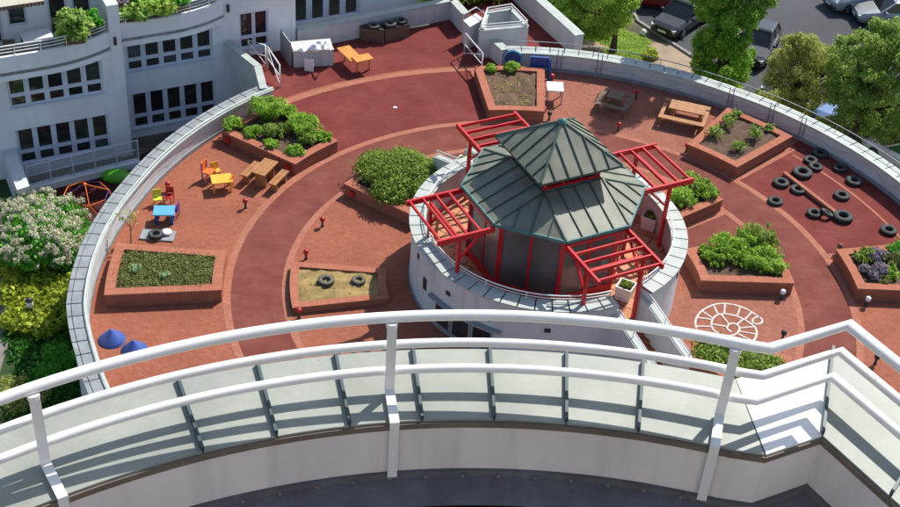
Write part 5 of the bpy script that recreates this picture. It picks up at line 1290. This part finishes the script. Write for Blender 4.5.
for a, b in zip(J, J[1:]):
    g = .004; cuts = sorted({a + g, b - g} | {s_ for s_ in seg_l if a + g < s_ < b - g}); mb = MB(); top_, bot_ = [], []
    for s_ in cuts:
        i_, o_ = at_len(pin, s_), at_len(pout, s_); top_.append(((i_[0], i_[1], z_pan + .002), (o_[0], o_[1], z_out + .002))); bot_.append(((i_[0], i_[1], z_pan - .01), (o_[0], o_[1], z_out - .01)))
    vs = []
    for t2, b2 in zip(top_, bot_): vs += [t2[0], t2[1], b2[1], b2[0]]
    fs = []
    for k_ in range(len(cuts) - 1):
        o = 4 * k_; fs += [(o, o + 4, o + 5, o + 1), (o + 1, o + 5, o + 6, o + 2), (o + 2, o + 6, o + 7, o + 3), (o + 3, o + 7, o + 4, o)]
    fs += [(0, 1, 2, 3), (len(vs) - 1, len(vs) - 2, len(vs) - 3, len(vs) - 4)]
    part('coping_panel', mb.add(vs, [f[::-1] for f in fs]), MT['lit_white'] if sA - .02 <= a < sB - .05 else MT['coping'], cp)
for s_ in joints + [sB] + [x for x in J if sB < x < seg_l[-1] - .1]:
    i_, o_ = at_len(pin, s_), at_len(pout, s_); d_ = (o_ - i_); i2 = i_ + d_ * .01
    part('seam', MB().bar((i2[0], i2[1], z_pan + .014), (o_[0], o_[1], z_out + .016), .015, .026), MT['seam_shaded'], cp)
def strip(P, Q, zp, zq):                        # surface between two offset paths
    mb = MB(); n = len(P); vs = [(p[0], p[1], zp) for p in P] + [(q[0], q[1], zq) for q in Q]
    return mb.add(vs, [(i, i + 1, n + i + 1, n + i) for i in range(n - 1)])
def band(d0, d1, z0, z1):                       # solid rectangular band along the path
    A_, B_ = offset(PATH, d0), offset(PATH, d1); n = len(PATH); vs = [(p[0], p[1], z) for z in (z0, z1) for P in (A_, B_) for p in P]; fs = []
    for i in range(n - 1):
        a, b, c, d = i, n + i, 2 * n + i, 3 * n + i; fs += [(a, a + 1, c + 1, c), (b, d, d + 1, b + 1), (c, c + 1, d + 1, d), (a, b, b + 1, a + 1)]
    return MB().add(vs, fs)
part('edge_trim', band(DI + .012, DI - .03, z_edge, z_pan - .011), MT['trim'], cp)
part('inner_wall', band(DI, DI - .16, z_bot - .05, z_edge - .002), MT['inner_wall'], cp)
part('outer_wall', band(-DO + .06, -DO + .22, z_bot - 2.2, z_out - .062), MT['white_wall'], cp)
part('drip_edge', band(-DO - .012, -DO + .05, z_out - .06, z_out - .011), MT['trim'], cp)
part('felt_upstand', band(DI + .022, DI + .001, z_bot - .02, z_bot + .035), MT['felt'], cp)
part('flashing_strip', strip(offset(PATH, DI + .022), offset(PATH, DI + .165), z_bot + .0, z_bot - .05), MT['felt'], cp)
for k_ in range(int(sA / .19)):
    s_ = .1 + .19 * k_; p = at_len(offset(PATH, DI + .024), s_); q = at_len(offset(PATH, DI + .034), s_)
    part('bolt', MB().tube([(p[0], p[1], z_bot + .012), (q[0], q[1], z_bot + .012)], .011, 8), MT['bolt'], cp)
FL = offset(PATH, DI + .155)
struct('terrace_floor', MB().prism([p for p in FL] + [np.array([6.5, -4.0]), np.array([-5.5, -4.0])], z_bot - 2.2, z_bot - .09), MT['terrace'])

# unseen tower wall behind the viewer, sized to bounce sunlight onto the inner wall
struct('tower_bounce_wall', MB().box((0, -1.5, z_bot + .5), (16, .4, 5.2)), MT['white_paint'])
struct('unseen_dark_backing', MB().box((0, -3.2, z_bot + 5.0), (26, .4, 8)), MT['glass'])  # unseen dark glass added above, keeps bounced light off the coping
